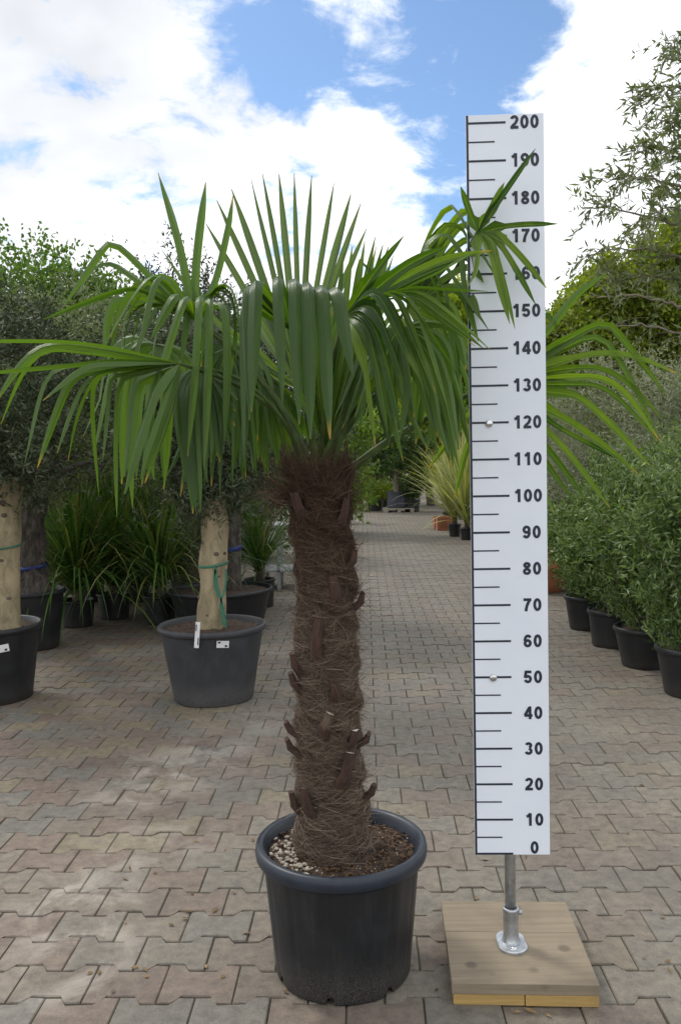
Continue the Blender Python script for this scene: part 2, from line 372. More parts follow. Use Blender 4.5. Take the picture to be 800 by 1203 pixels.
def frond_mat(name, ca, cb, under, tipc=(0.42, 0.27, 0.05), dead=(0.22, 0.12, 0.045)):
    m, t, b = mat(name)
    uvn = N(t, 'ShaderNodeUVMap'); sep = N(t, 'ShaderNodeSeparateXYZ'); t.links.new(uvn.outputs[0], sep.inputs[0])
    u, v = Mth(t, 'FRACT', sep.outputs[0]), sep.outputs[1]
    wn_ = N(t, 'ShaderNodeTexWhiteNoise', noise_dimensions='2D'); cw = N(t, 'ShaderNodeCombineXYZ'); oi = N(t, 'ShaderNodeObjectInfo')
    t.links.new(Mth(t, 'FLOOR', sep.outputs[0]), cw.inputs[0]); t.links.new(oi.outputs['Random'], cw.inputs[1]); t.links.new(cw.outputs[0], wn_.inputs['Vector'])
    g = N(t, 'ShaderNodeNewGeometry'); rnd = wn_.outputs['Value']
    tc = N(t, 'ShaderNodeTexCoord')
    c = MixC(t, rnd, ca, cb)
    # fine lengthwise veins
    cm = N(t, 'ShaderNodeCombineXYZ'); t.links.new(Mth(t, 'MULTIPLY', u, 16.0), cm.inputs[0]); t.links.new(Mth(t, 'MULTIPLY', v, 1.4), cm.inputs[1]); t.links.new(Mth(t, 'MULTIPLY', rnd, 40.0), cm.inputs[2])
    ve = Noise(t, cm.outputs[0], 1.0, 4, 0.6)
    c = MixC(t, 1.0, c, Ramp(t, ve, [(0.3, (0.55, 0.60, 0.55)), (0.5, (0.95, 0.95, 0.95)), (0.72, (1.5, 1.42, 1.4))]), 'MULTIPLY')
    n = Noise(t, tc.outputs['Object'], 7.0, 4, 0.6)
    c = MixC(t, MapR(t, n, 0.5, 0.75, 0.0, 0.35), c, tuple(x * y for x, y in zip(cb, (1.5, 1.25, 0.8))))
    rib = MapR(t, Mth(t, 'ABSOLUTE', Mth(t, 'SUBTRACT', u, 0.5)), 0.0, 0.06, 0.55, 0.0)
    c = MixC(t, rib, c, tuple(min(1, x * 1.7 + 0.02) for x in cb))
    c = MixC(t, g.outputs['Backfacing'], c, under)
    # ageing tips: yellow, then brown, on each leaf segment by its own amount
    s = Mth(t, 'ADD', v, Mth(t, 'MULTIPLY', Mth(t, 'SUBTRACT', Noise(t, cm.outputs[0], 2.0, 3), 0.5), 0.10))
    s = Mth(t, 'ADD', s, Mth(t, 'MULTIPLY', Mth(t, 'SUBTRACT', rnd, 0.85), 0.16))
    c = MixC(t, MapR(t, s, 0.925, 0.99, 0.0, 0.75), c, tipc)
    c = MixC(t, MapR(t, s, 0.985, 1.01, 0.0, 0.9), c, dead)
    t.links.new(c, b.inputs['Base Color']); b.inputs['Roughness'].default_value = 0.29; b.inputs['Specular IOR Level'].default_value = 0.42
    bp = N(t, 'ShaderNodeBump'); bp.inputs['Strength'].default_value = 0.5; bp.inputs['Distance'].default_value = 0.003
    t.links.new(ve, bp.inputs['Height']); t.links.new(bp.outputs[0], b.inputs['Normal'])
    tr = N(t, 'ShaderNodeBsdfTranslucent'); t.links.new(MixC(t, 1.0, c, (1.9, 1.95, 0.45), 'MULTIPLY'), tr.inputs[0])
    mx = N(t, 'ShaderNodeMixShader'); mx.inputs[0].default_value = 0.40
    t.links.new(b.outputs[0], mx.inputs[1]); t.links.new(tr.outputs[0], mx.inputs[2])
    t.links.new(mx.outputs[0], t.nodes['Material Output'].inputs[0]); return m
M_FROND = frond_mat('palm_frond', (0.026, 0.074, 0.008), (0.125, 0.205, 0.026), (0.075, 0.142, 0.024))
M_FROND_DEEP = frond_mat('palm_frond_deep', (0.020, 0.058, 0.008), (0.072, 0.132, 0.018), (0.045, 0.095, 0.018))
M_FROND_PALE = frond_mat('palm_frond_dusty', (0.075, 0.125, 0.055), (0.10, 0.155, 0.07), (0.085, 0.135, 0.065), (0.10, 0.11, 0.05))
M_PETIOLE = simple('petiole', (0.07, 0.115, 0.024), 0.6, var=0.3, scale=12, spec=0.25, col2=(0.032, 0.05, 0.012))

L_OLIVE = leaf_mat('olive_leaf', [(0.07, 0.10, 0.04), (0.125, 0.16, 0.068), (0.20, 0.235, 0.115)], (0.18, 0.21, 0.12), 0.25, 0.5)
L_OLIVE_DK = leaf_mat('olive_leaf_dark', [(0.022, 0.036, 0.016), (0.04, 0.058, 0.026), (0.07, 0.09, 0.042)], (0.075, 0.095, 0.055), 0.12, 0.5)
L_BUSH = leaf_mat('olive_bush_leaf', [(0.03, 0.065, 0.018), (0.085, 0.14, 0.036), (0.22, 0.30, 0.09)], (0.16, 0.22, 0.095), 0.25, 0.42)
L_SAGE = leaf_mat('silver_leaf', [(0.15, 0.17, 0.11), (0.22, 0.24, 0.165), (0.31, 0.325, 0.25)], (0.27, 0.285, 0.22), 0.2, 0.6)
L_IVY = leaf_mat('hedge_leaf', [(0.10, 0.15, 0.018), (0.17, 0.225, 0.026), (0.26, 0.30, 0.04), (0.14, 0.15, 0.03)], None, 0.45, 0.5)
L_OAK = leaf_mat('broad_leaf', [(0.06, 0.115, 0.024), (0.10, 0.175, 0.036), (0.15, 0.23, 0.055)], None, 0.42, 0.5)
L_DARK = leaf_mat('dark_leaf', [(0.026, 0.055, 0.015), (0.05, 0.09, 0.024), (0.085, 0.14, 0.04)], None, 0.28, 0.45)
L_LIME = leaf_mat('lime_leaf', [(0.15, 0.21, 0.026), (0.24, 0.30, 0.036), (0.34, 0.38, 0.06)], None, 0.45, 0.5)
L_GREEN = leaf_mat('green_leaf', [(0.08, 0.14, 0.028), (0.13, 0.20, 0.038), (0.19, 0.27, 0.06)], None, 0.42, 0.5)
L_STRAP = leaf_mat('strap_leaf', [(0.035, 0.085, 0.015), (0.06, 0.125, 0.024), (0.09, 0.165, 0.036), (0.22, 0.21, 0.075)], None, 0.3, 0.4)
L_VARIEG = leaf_mat('variegated_strap', [(0.19, 0.22, 0.06), (0.32, 0.33, 0.12), (0.45, 0.43, 0.20), (0.16, 0.2, 0.06)], None, 0.25, 0.45)
M_TAPE = simple('green_tape', (0.03, 0.15, 0.09), 0.45, var=0.2)
M_STRAP_BLUE = simple('blue_strap', (0.012, 0.025, 0.13), 0.5, var=0.2)
M_TAGW = simple('white_tag', (0.72, 0.72, 0.72), 0.5, var=0.05)
M_METAL = simple('bench_metal', (0.4, 0.41, 0.42), 0.5, 0.6, 0.15)

# ------------------------------------------------------------------ ground and pavement
YAW = math.radians(1.7)
ex = np.array([math.cos(YAW), -math.sin(YAW)]); ey = np.array([math.sin(YAW), math.cos(YAW)])      # row direction, depth direction
g = obj('ground', [(-900, -900, -0.075), (900, -900, -0.075), (900, 900, -0.075), (-900, 900, -0.075)], [(0, 1, 2, 3)], M_EARTH, smooth=False)
g['kind'] = 'structure'; tag(g, 'bare brown earth ground stretching out beyond the paved yard', 'ground')
LB, RP = 0.20, 0.145
X0, X1, Y0, Y1 = -8.0, 7.0, -3.0, 34.0
pv = obj('pavement', [(X0, Y0, -0.062), (X1, Y0, -0.062), (X1, Y1, -0.062), (X0, Y1, -0.062), (X0, Y0, -0.006), (X1, Y0, -0.006), (X1, Y1, -0.006), (X0, Y1, -0.006)],
         [(4, 5, 6, 7), (0, 1, 5, 4), (1, 2, 6, 5), (2, 3, 7, 6), (3, 0, 4, 7)], M_JOINT, smooth=False)
pv['kind'] = 'structure'; tag(pv, 'nursery yard paved with interlocking grey and reddish concrete blocks', 'pavement')
def paver_outline(gap=0.0015):
    a, h = 0.0145, RP / 2
    xs = [-LB / 2, -0.06, -0.04, 0.04, 0.06, LB / 2]; hs = [h + a, h + a, h - a, h - a, h + a, h + a]
    return [(x * (1 - 2 * gap / LB), -y + gap * 2.1) for x, y in zip(xs, hs)] + [(x * (1 - 2 * gap / LB), y - gap * 2.1) for x, y in zip(xs[::-1], hs[::-1])]
OUT = np.array(paver_outline())
INN = np.array([(x - math.copysign(0.0026, x), y - math.copysign(0.0026, y)) for x, y in OUT])
PV12 = np.concatenate([np.c_[OUT, np.full(12, -0.05)], np.c_[OUT, np.full(12, -0.0035)], np.c_[INN, np.zeros(12)]])
PF12 = []
for lv in (0, 1):
    for j in range(12):
        k = (j + 1) % 12; PF12.append((lv * 12 + j, lv * 12 + k, lv * 12 + 12 + k, lv * 12 + 12 + j))
TOPF = [(24, 25, 26, 33, 34, 35), (26, 27, 32, 33), (27, 28, 29, 30, 31, 32)]
PF12 += TOPF
Rz = np.array([[ex[0], ex[1]], [ey[0], ey[1]]])      # local (x,y) -> world: x*ex + y*ey
def paver_tone(rng, x, y):
    r = rng.random(); left = 1 / (1 + math.exp((x + 0.35 + 0.12 * (y - 3)) * 3.0))       # more red and ochre blocks on the left
    grey = np.array([0.203, 0.182, 0.150]); warm = np.array([0.215, 0.178, 0.143]); red = np.array([0.205, 0.155, 0.124]); och = np.array([0.225, 0.186, 0.125]); blue = np.array([0.188, 0.175, 0.152])
    if r < 0.12 + 0.26 * left: c = red
    elif r < 0.16 + 0.38 * left: c = och
    elif r < 0.40 + 0.40 * left: c = warm
    elif r < 0.60 + 0.30 * left: c = blue
    else: c = grey
    c = (0.45 + 0.5 * left) * c + (0.55 - 0.5 * left) * grey
    return c * (0.80 + 0.10 * rng.random())
def build_pavement():
    rng = np.random.default_rng(7)
    cells = []
    for k in range(int(Y0 / RP), int(Y1 / RP)):
        for i in range(int(X0 / LB) - 4, int(X1 / LB) + 6):
            lx = (i + 0.5 * (k % 2)) * LB + 0.03; ly = k * RP + 0.05
            c = lx * ex + ly * ey
            if not (X0 + .12 < c[0] < X1 - .12 and Y0 + .1 < c[1] < Y1 - .1): continue
            # where the block falls in the picture
            v = np.array([c[0], c[1], -CAM_H]); dz = v @ _F
            inside = False
            if dz > 0.3:
                px = 400 + F_PX * (v @ _R) / dz; py = 601.5 - F_PX * (v @ _U) / dz
                inside = -20 < px < 820 and py < 1225
            half = abs(c[0]) < 0.75 * max(c[1], 0) + 1.2
            if c[1] > 14 and not half: continue
            cells.append((c, inside, dz))
    near = sorted([q for q in cells if q[1]], key=lambda q: q[2])[:300]
    nid = set(id(q[0]) for q in near)
    # three meshes with slightly different chips, shared between the single blocks
    protos = []
    for s in range(4):
        V = PV12.copy(); jig = rng.normal(0, 0.0007, (12, 2)); V[12:24, :2] += jig; V[24:, :2] += jig * 1.5 + rng.normal(0, 0.0005, (12, 2)); V[24:, 2] += rng.normal(0, 0.0004, 12)
        me = bpy.data.meshes.new('paver'); me.from_pydata([tuple(x) for x in V], [], PF12); me.materials.append(M_PAVER_O); me.update(); protos.append(me)
    for c, _, _ in near:
        o = bpy.data.objects.new('paver', protos[rng.integers(4)]); C.objects.link(o); o.parent = pv
        t = paver_tone(rng, *c); o.color = (t[0], t[1], t[2], 1)
        o.location = (c[0], c[1], rng.normal(-0.001, 0.0012)); o.rotation_euler = (rng.normal(0, 0.006), rng.normal(0, 0.006), -YAW + rng.normal(0, 0.004))
    rest = [q for q in cells if id(q[0]) not in nid]
    # the rest: top and sides only
    base = np.concatenate([np.c_[OUT, np.full(12, -0.012)], np.c_[INN, np.zeros(12)]])
    Rm = np.stack([ex, ey])        # rows
    n = len(rest); V = np.empty((n, 24, 3)); tone = np.empty((n, 24, 4), np.float32)
    for a, (c, _, _) in enumerate(rest):
        V[a, :, :2] = base[:, :2] @ Rm + c; V[a, :, 2] = base[:, 2] + rng.normal(-0.001, 0.0012)
        t = paver_tone(rng, *c); tone[a] = (t[0], t[1], t[2], 1)
    quads = [(j, (j + 1) % 12, 12 + (j + 1) % 12, 12 + j) for j in range(12)] + [(12, 13, 22, 23), (13, 14, 21, 22), (14, 15, 20, 21), (15, 16, 19, 20), (16, 17, 18, 19)]
    Fq = (np.array(quads)[None] + (np.arange(n) * 24)[:, None, None]).reshape(-1, 4)
    f = obj('paver_field', V.reshape(-1, 3), Fq, M_PAVER_A, pv, smooth=False, kind='stuff')
    at = f.data.color_attributes.new('tone', 'FLOAT_COLOR', 'POINT'); at.data.foreach_set('color', tone.ravel())
build_pavement()

# ------------------------------------------------------------------ pots
def make_pot(parent, c, r0, r1, h, m_body, m_rim=None, rim_h=0.04, rim_out=0.012, n=64, ribs=0, notches=0, soil_drop=0.035, name='pot', soil_m=None, tilt=None):
    rt = r1 - rim_out
    prof = [(r0 - 0.015, 0.012), (r0 - 0.004, 0.0), (r0, 0.006)]
    for k in range(1, 9):
        t = k / 8; prof.append((r0 + (rt - r0) * t, 0.006 + (h - rim_h - 0.006) * t))
    prof[-1] = (rt, h - rim_h + 0.004)
    def fn(r, z, a, i):
        if ribs and 3 <= i <= 9: r = r * (1 - 0.011 * max(0, math.cos(a * ribs)) ** 8)
        if notches and i <= 2:
            k = (a * notches / (2 * math.pi)) % 1
            if k < 0.10: z = z + 0.018
        return r, z
    V, Fc = lathe(c, prof, n, fn)
    body = obj(name, V, Fc, m_body, parent)
    e = 0.005
    rp = [(rt - 0.002, h - rim_h), (r1 - e, h - rim_h - 0.002), (r1, h - rim_h + e), (r1 + 0.002, h - rim_h * 0.5), (r1 - 0.001, h - e), (r1 - e, h - 0.001), (r1 - 0.014, h), (r1 - 0.021, h - 0.003), (r1 - 0.026, h - 0.014), (rt - 0.024, h - rim_h - 0.01), (rt - 0.03, h - soil_drop - 0.05)]
    V, Fc = lathe(c, rp, n); obj('rim', V, Fc, m_rim or m_body, body)
    # soil: an uneven heaped disc
    rng = np.random.default_rng(int(abs(c[0] * 1000) + abs(c[1] * 100)) + 3); rs = rt - 0.014; V = [(c[0], c[1], c[2] + h - soil_drop + 0.01)]; Fc = []; rings = 7; sg = 40
    for i in range(1, rings + 1):
        for j in range(sg):
            a = 2 * math.pi * j / sg; r = rs * i / rings
            V.append((c[0] + r * math.cos(a), c[1] + r * math.sin(a), c[2] + h - soil_drop + 0.01 * (1 - i / rings) + rng.normal(0, 0.004)))
    for j in range(sg): Fc.append((0, 1 + j, 1 + (j + 1) % sg))
    for i in range(rings - 1):
        for j in range(sg):
            k = (j + 1) % sg; Fc.append((1 + i * sg + j, 1 + (i + 1) * sg + j, 1 + (i + 1) * sg + k, 1 + i * sg + k))
    obj('soil', V, Fc, soil_m or M_SOIL, parent)
    return body

def tag_card(parent, p, wpx, hpx, tilt=0.0, lean=0.0, turn=0.0):
    """a small white plastic label standing proud of a pot's wall; p world point of its middle"""
    w, h = wpx * M_PX(p[1]) / 2, hpx * M_PX(p[1]) / 2; c, s = math.cos(tilt), math.sin(tilt)
    V = []
    for d in (0, 0.002):
        for a, b in ((-w, -h), (w, -h), (w, h), (-w, h)):
            V.append((p[0] + a * c - b * s, p[1] - d - b * lean + a * turn, p[2] + a * s + b * c))
    o = obj('plant_tag', V, [(4, 5, 6, 7), (0, 1, 5, 4), (1, 2, 6, 5), (2, 3, 7, 6), (3, 0, 4, 7), (0, 3, 2, 1)], M_TAGW, parent, smooth=False)
    for a0, b0, a1, b1 in ((-0.8, 0.3, -0.35, 0.8), (0.35, -0.75, 0.75, -0.2)):
        V = []
        for a, b in ((a0, b0), (a1, b0), (a1, b1), (a0, b1)):
            a *= w; b *= h; V.append((p[0] + a * c - b * s, p[1] - 0.0035 - b * lean + a * turn, p[2] + a * s + b * c))
        obj('print', V, [(0, 1, 2, 3)], M_INK, o, smooth=False)
    return o

# ------------------------------------------------------------------ the palm
PD = 2.37
front = G(404, 1183)
pr0 = 81 * M_PX(front[1] + 0.19); pc = np.array([0, 0, 0.0]); pc[:2] = (P(403, 1120, front[1] + pr0)[0], front[1] + pr0)
PD = pc[1]
rim_c = P(400, 985, PD); PH = rim_c[2]; pr1 = 102 * M_PX(PD) * 1.0
palm = thing('potted_palm', 'tall windmill palm with hairy brown trunk in a round navy black plastic pot', 'palm', pc)
make_pot(palm, pc, pr0, pr1, PH, M_POT_MAIN, M_RIM_MAIN, 0.040, 0.020, 168, ribs=14, notches=7, soil_drop=0.035)
def palm_bits():
    rng = np.random.default_rng(5)
    def pebble(c, s):
        ico = bmesh.new(); bmesh.ops.create_icosphere(ico, subdivisions=1, radius=1)
        V = np.array([tuple(v.co) for v in ico.verts]); F = [tuple(v.index for v in f.verts) for f in ico.faces]; ico.free()
        V = V * (1 + rng.normal(0, 0.22, (len(V), 1))) * s * np.array([1, rng.uniform(0.45, 0.9), rng.uniform(0.35, 0.75)]) ; a = rng.random() * 6.3
        R = np.array([[math.cos(a), -math.sin(a), 0], [math.sin(a), math.cos(a), 0], [0, 0, 1]])
        return V @ R.T + c, F
    zs = PH - 0.035
    lst = []
    for _ in range(95):
        a = rng.normal(math.radians(196), 0.42); r = pr1 * (0.56 + 0.27 * rng.random())
        lst.append(pebble(pc + [r * math.cos(a), r * math.sin(a), zs + 0.006 + 0.008 * rng.random()], 0.0045 + 0.0055 * rng.random() ** 1.5))
    for _ in range(130):
        a = rng.random() * 6.3; r = pr1 * (0.45 + 0.4 * rng.random())
        lst.append(pebble(pc + [r * math.cos(a), r * math.sin(a), zs + 0.006], 0.002 + 0.0015 * rng.random()))
    V, F = merge(lst); obj('pumice_pebbles', V, F, M_PEBBLE, palm, kind='stuff')
    lst = []
    for _ in range(900):
        a = rng.random() * 6.3; r = pr1 * (0.42 + 0.43 * rng.random())
        lst.append(pebble(pc + [r * math.cos(a), r * math.sin(a), zs + 0.003 + 0.007 * rng.random()], 0.002 + 0.006 * rng.random() ** 2))
    V, F = merge(lst); obj('bark_chips', V, F, M_BARKBIT, palm, kind='stuff')
palm_bits()

# trunk: outline measured down its length
TR = [(560, 333, 412), (585, 340, 413), (620, 343, 413), (660, 346, 415), (700, 348, 418), (740, 347, 420), (780, 347, 422), (830, 347, 424), (880, 347, 427), (930, 347, 431), (970, 346, 435), (1005, 344, 439), (1030, 344, 440)]
def trunk_at(z):
    zs, xs, rs = [], [], []
    for (py, xl, xr) in TR[::-1]:
        p = P((xl + xr) / 2, py, PD - 0.08); q = P((xl + xr) / 2, py, PD)
        zs.append(q[2]); xs.append(q[0]); rs.append((xr - xl) / 2 * M_PX(PD) * 0.93)
    return np.array([np.interp(z, zs, xs), PD, z]), float(np.interp(z, zs, rs))
Z_BOT = PH - 0.05; Z_TOP = P(372, 556, PD)[2]
def trunk_build():
    rng = np.random.default_rng(11)
    _ph = rng.random((14, 3)) * 6.283; _fa = rng.integers(1, 6, 14); _fz = rng.uniform(18, 70, 14)
    def lump(a, z):      # irregular overlapping sheath layers
        o = 0.0
        for q in range(14): o = o + np.sin(_fa[q] * a + _fz[q] * z + _ph[q, 0])
        return 0.0145 * o
    n, m_ = 40, 90; V, F = [], []
    for i in range(m_ + 1):
        t = i / m_; z = Z_BOT + (Z_TOP - Z_BOT) * t; c, r = trunk_at(z)
        if t > 0.95: r *= 1 - 0.55 * ((t - 0.95) / 0.05) ** 2
        for j in range(n):
            a = 2 * math.pi * j / n
            # spiral of swollen old leaf bases
            k = (z * 9.5 + a * 3 / (2 * math.pi)) % 1.0
            rr = r * (0.87 + 0.15 * (1 - k) ** 1.5 + lump(a, z)) + rng.normal(0, 0.0018)
            V.append((c[0] + rr * math.cos(a), c[1] + rr * math.sin(a), z))
    for i in range(m_):
        for j in range(n):
            k = (j + 1) % n; F.append((i * n + j, i * n + k, (i + 1) * n + k, (i + 1) * n + j))
    F.append(tuple(range(m_ * n, m_ * n + n)))
    trunk = obj('trunk', V, F, M_TRUNK, palm)
    # matted fibre: thousands of bent hairs wrapped round the trunk, some standing off it
    Nf, K = 46000, 6
    z0 = Z_BOT + (Z_TOP + 0.03 - Z_BOT) * rng.random(Nf); a0 = rng.random(Nf) * 2 * np.pi
    ln = rng.uniform(0.02, 0.10, Nf); sl = rng.normal(0, 0.30, Nf); sgn = np.where(rng.random(Nf) < 0.5, 1, -1)
    up = rng.random(Nf) < np.interp(z0, [Z_BOT, 0.9, Z_TOP], [0.05, 0.16, 0.5]); sl = np.where(up, rng.normal(1.15, 0.3, Nf), sl)
    off0 = rng.uniform(0.0, 0.011, Nf); lift = np.where(rng.random(Nf) < 0.09, rng.uniform(0.08, 0.5, Nf), rng.uniform(-0.03, 0.05, Nf)); curv = rng.normal(0, 5.0, Nf)
    pts = np.empty((Nf, K, 3)); zs_t = np.linspace(Z_BOT - 0.05, Z_TOP + 0.2, 160); cc = np.array([trunk_at(min(z, Z_TOP))[0] for z in zs_t]); rr_ = np.array([trunk_at(min(z, Z_TOP))[1] for z in zs_t])
    for k in range(K):
        s = ln * k / (K - 1); th = sl + curv * s
        z = z0 + np.sin(th) * s; R = np.interp(z, zs_t, rr_); a = a0 + sgn * np.cos(th) * s / R
        kk = (z * 9.5 + (a % (2 * np.pi)) * 3 / (2 * np.pi)) % 1.0
        r = R * (0.885 + 0.15 * (1 - kk) ** 1.5 + lump(a, z)) + off0 + np.maximum(lift, -0.02) * s * (s / ln + 0.3)
        pts[:, k, 0] = np.interp(z, zs_t, cc[:, 0]) + r * np.cos(a); pts[:, k, 1] = np.interp(z, zs_t, cc[:, 1]) + r * np.sin(a); pts[:, k, 2] = z
    def ribbons(pts, w):
        T = np.gradient(pts, axis=1); up = nrm(rng.standard_normal((len(pts), 1, 3))); side = nrm(np.cross(T, np.broadcast_to(up, T.shape))) * w
        K = pts.shape[1]; wt_ = np.concatenate([np.linspace(0.8, 1, K // 2), np.linspace(1, 0.2, K - K // 2)])[None, :, None]
        A = pts + side * wt_; B = pts - side * wt_; V = np.stack([A, B], 2).reshape(-1, 3)
        q = np.arange(K - 1); quad = np.stack([2 * q, 2 * q + 1, 2 * q + 3, 2 * q + 2], 1)
        return V, (quad[None] + (np.arange(len(pts)) * 2 * K)[:, None, None]).reshape(-1, 4)
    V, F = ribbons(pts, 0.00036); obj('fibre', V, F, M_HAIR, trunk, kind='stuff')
    # loose tufts standing off the trunk
    tufts = [(335, 578, -1, 150, 0.10), (331, 590, -1, 110, 0.07), (413, 640, 1, 40, 0.05), (420, 760, 1, 40, 0.05), (426, 840, 1, 40, 0.045), (430, 905, 1, 40, 0.04), (348, 720, -1, 50, 0.045), (347, 830, -1, 40, 0.035), (348, 910, -1, 40, 0.03), (436, 985, 1, 40, 0.035), (413, 665, 1, 30, 0.05), (416, 700, 1, 36, 0.07), (418, 715, 1, 30, 0.06), (345, 690, -1, 22, 0.04), (413, 590, 1, 30, 0.05), (424, 800, 1, 26, 0.035), (346, 640, -1, 20, 0.04), (350, 762, -1, 16, 0.03), (428, 870, 1, 20, 0.03)]
    allp = []
    for (px, py, sx, cnt, L) in tufts:
        b = P(px - sx * 8, py, PD)
        for _ in range(cnt):
            d = nrm(np.array([sx * (0.9 + 0.2 * rng.random()), rng.normal(-0.1, 0.5), rng.normal(0.25, 0.4)])); l = L * rng.uniform(0.5, 1.35); g_ = rng.normal(-0.15, 0.5)
            b2 = b + rng.normal(0, 0.018, 3)
            allp.append([b2 + d * l * s + np.array([0, 0, g_ * l * s * s]) for s in np.linspace(0, 1, 6)])
    for _ in range(900):           # ruff of dark fibre flaring round the crown
        a = rng.random() * 6.283; z = Z_TOP + rng.uniform(-0.10, 0.02); c_, r_ = trunk_at(min(z, Z_TOP)); o_ = np.array([math.cos(a), math.sin(a), 0])
        b2 = c_ + o_ * r_ * rng.uniform(0.85, 1.0); d = nrm(o_ * rng.uniform(0.2, 0.9) + np.array([0, 0, 0.9]) + rng.normal(0, 0.35, 3)); l = rng.uniform(0.03, 0.085); g_ = rng.normal(0.0, 0.5)
        allp.append([b2 + d * l * s_ + o_ * g_ * l * s_ * s_ for s_ in np.linspace(0, 1, 6)])
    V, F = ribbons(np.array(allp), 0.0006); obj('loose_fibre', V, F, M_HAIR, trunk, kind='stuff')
    # cut leaf bases standing up out of the fibre: (px, py of root), (px, py of cut end), half width in px
    stubs = [(400, 930, 411, 884, 7.5), (378, 866, 388, 838, 7), (411, 884, 416, 858, 7), (371, 780, 376, 726, 7), (395, 824, 394, 800, 7), (431, 950, 437, 922, 7), (350, 874, 338, 848, 7), (350, 896, 339, 868, 7), (353, 966, 344, 930, 7), (367, 966, 357, 926, 7.5),
             (396, 716, 390, 676, 7), (409, 672, 415, 646, 6), (399, 622, 406, 585, 6), (353, 800, 345, 768, 7), (352, 820, 343, 790, 7), (357, 610, 347, 578, 7), (426, 884, 431, 862, 7), (416, 722, 424, 696, 6)]
    for (ax, ay, bx, by, hw) in stubs:
        za = P(ax, ay, PD - 0.08)[2]; c, r = trunk_at(za)
        dx = np.clip((P(ax, ay, PD - 0.08)[0] - c[0]) / r, -0.97, 0.97); ph = -math.acos(dx)
        out = np.array([math.cos(ph), math.sin(ph), 0]); tang = np.array([-math.sin(ph), math.cos(ph), 0])
        A = c + out * (r * 0.985); A[2] = za
        Bp = P(bx, by, A[1] - 0.012); w = hw * M_PX(PD)
        B = Bp + out * 0.004
        mid = (A + B) / 2 + out * 0.006
        ax_ = nrm(B - A); wd = nrm(np.cross(ax_, out)); nn = nrm(np.cross(wd, ax_))
        side_ = abs(dx) > 0.8; tk_ = 1.7 if side_ else 1.0; ring = [(-1, 0), (-0.6, 0.55), (0, 0.8), (0.6, 0.55), (1, 0), (0.5, -0.5), (-0.5, -0.5)]
        V, F = [], []
        secs = [(A - ax_ * 0.02 - out * 0.016, 1.7, 0.006), (A - out * 0.006, 1.45, 0.009), (mid, 1.0, 0.009), (B, 0.80, 0.006)]
        for (c_, s, th) in secs:
            for (u, v) in ring: V.append(c_ + wd * u * w * s + nn * v * th * tk_ + rng.normal(0, 0.0008, 3))
        k = len(ring)
        for i in range(3):
            for j in range(k): F.append((i * k + j, i * k + (j + 1) % k, (i + 1) * k + (j + 1) % k, (i + 1) * k + j))
        st = obj('leaf_base', V, F, M_STUB, palm)
        cap = [np.array(v) + ax_ * 0.0015 for v in V[-k:]]
        if by > 700: obj('cut_end', cap, [tuple(range(k))], M_CUT if (not side_ and by in (884, 858, 838)) else M_STUB, st, smooth=False)
trunk_build()

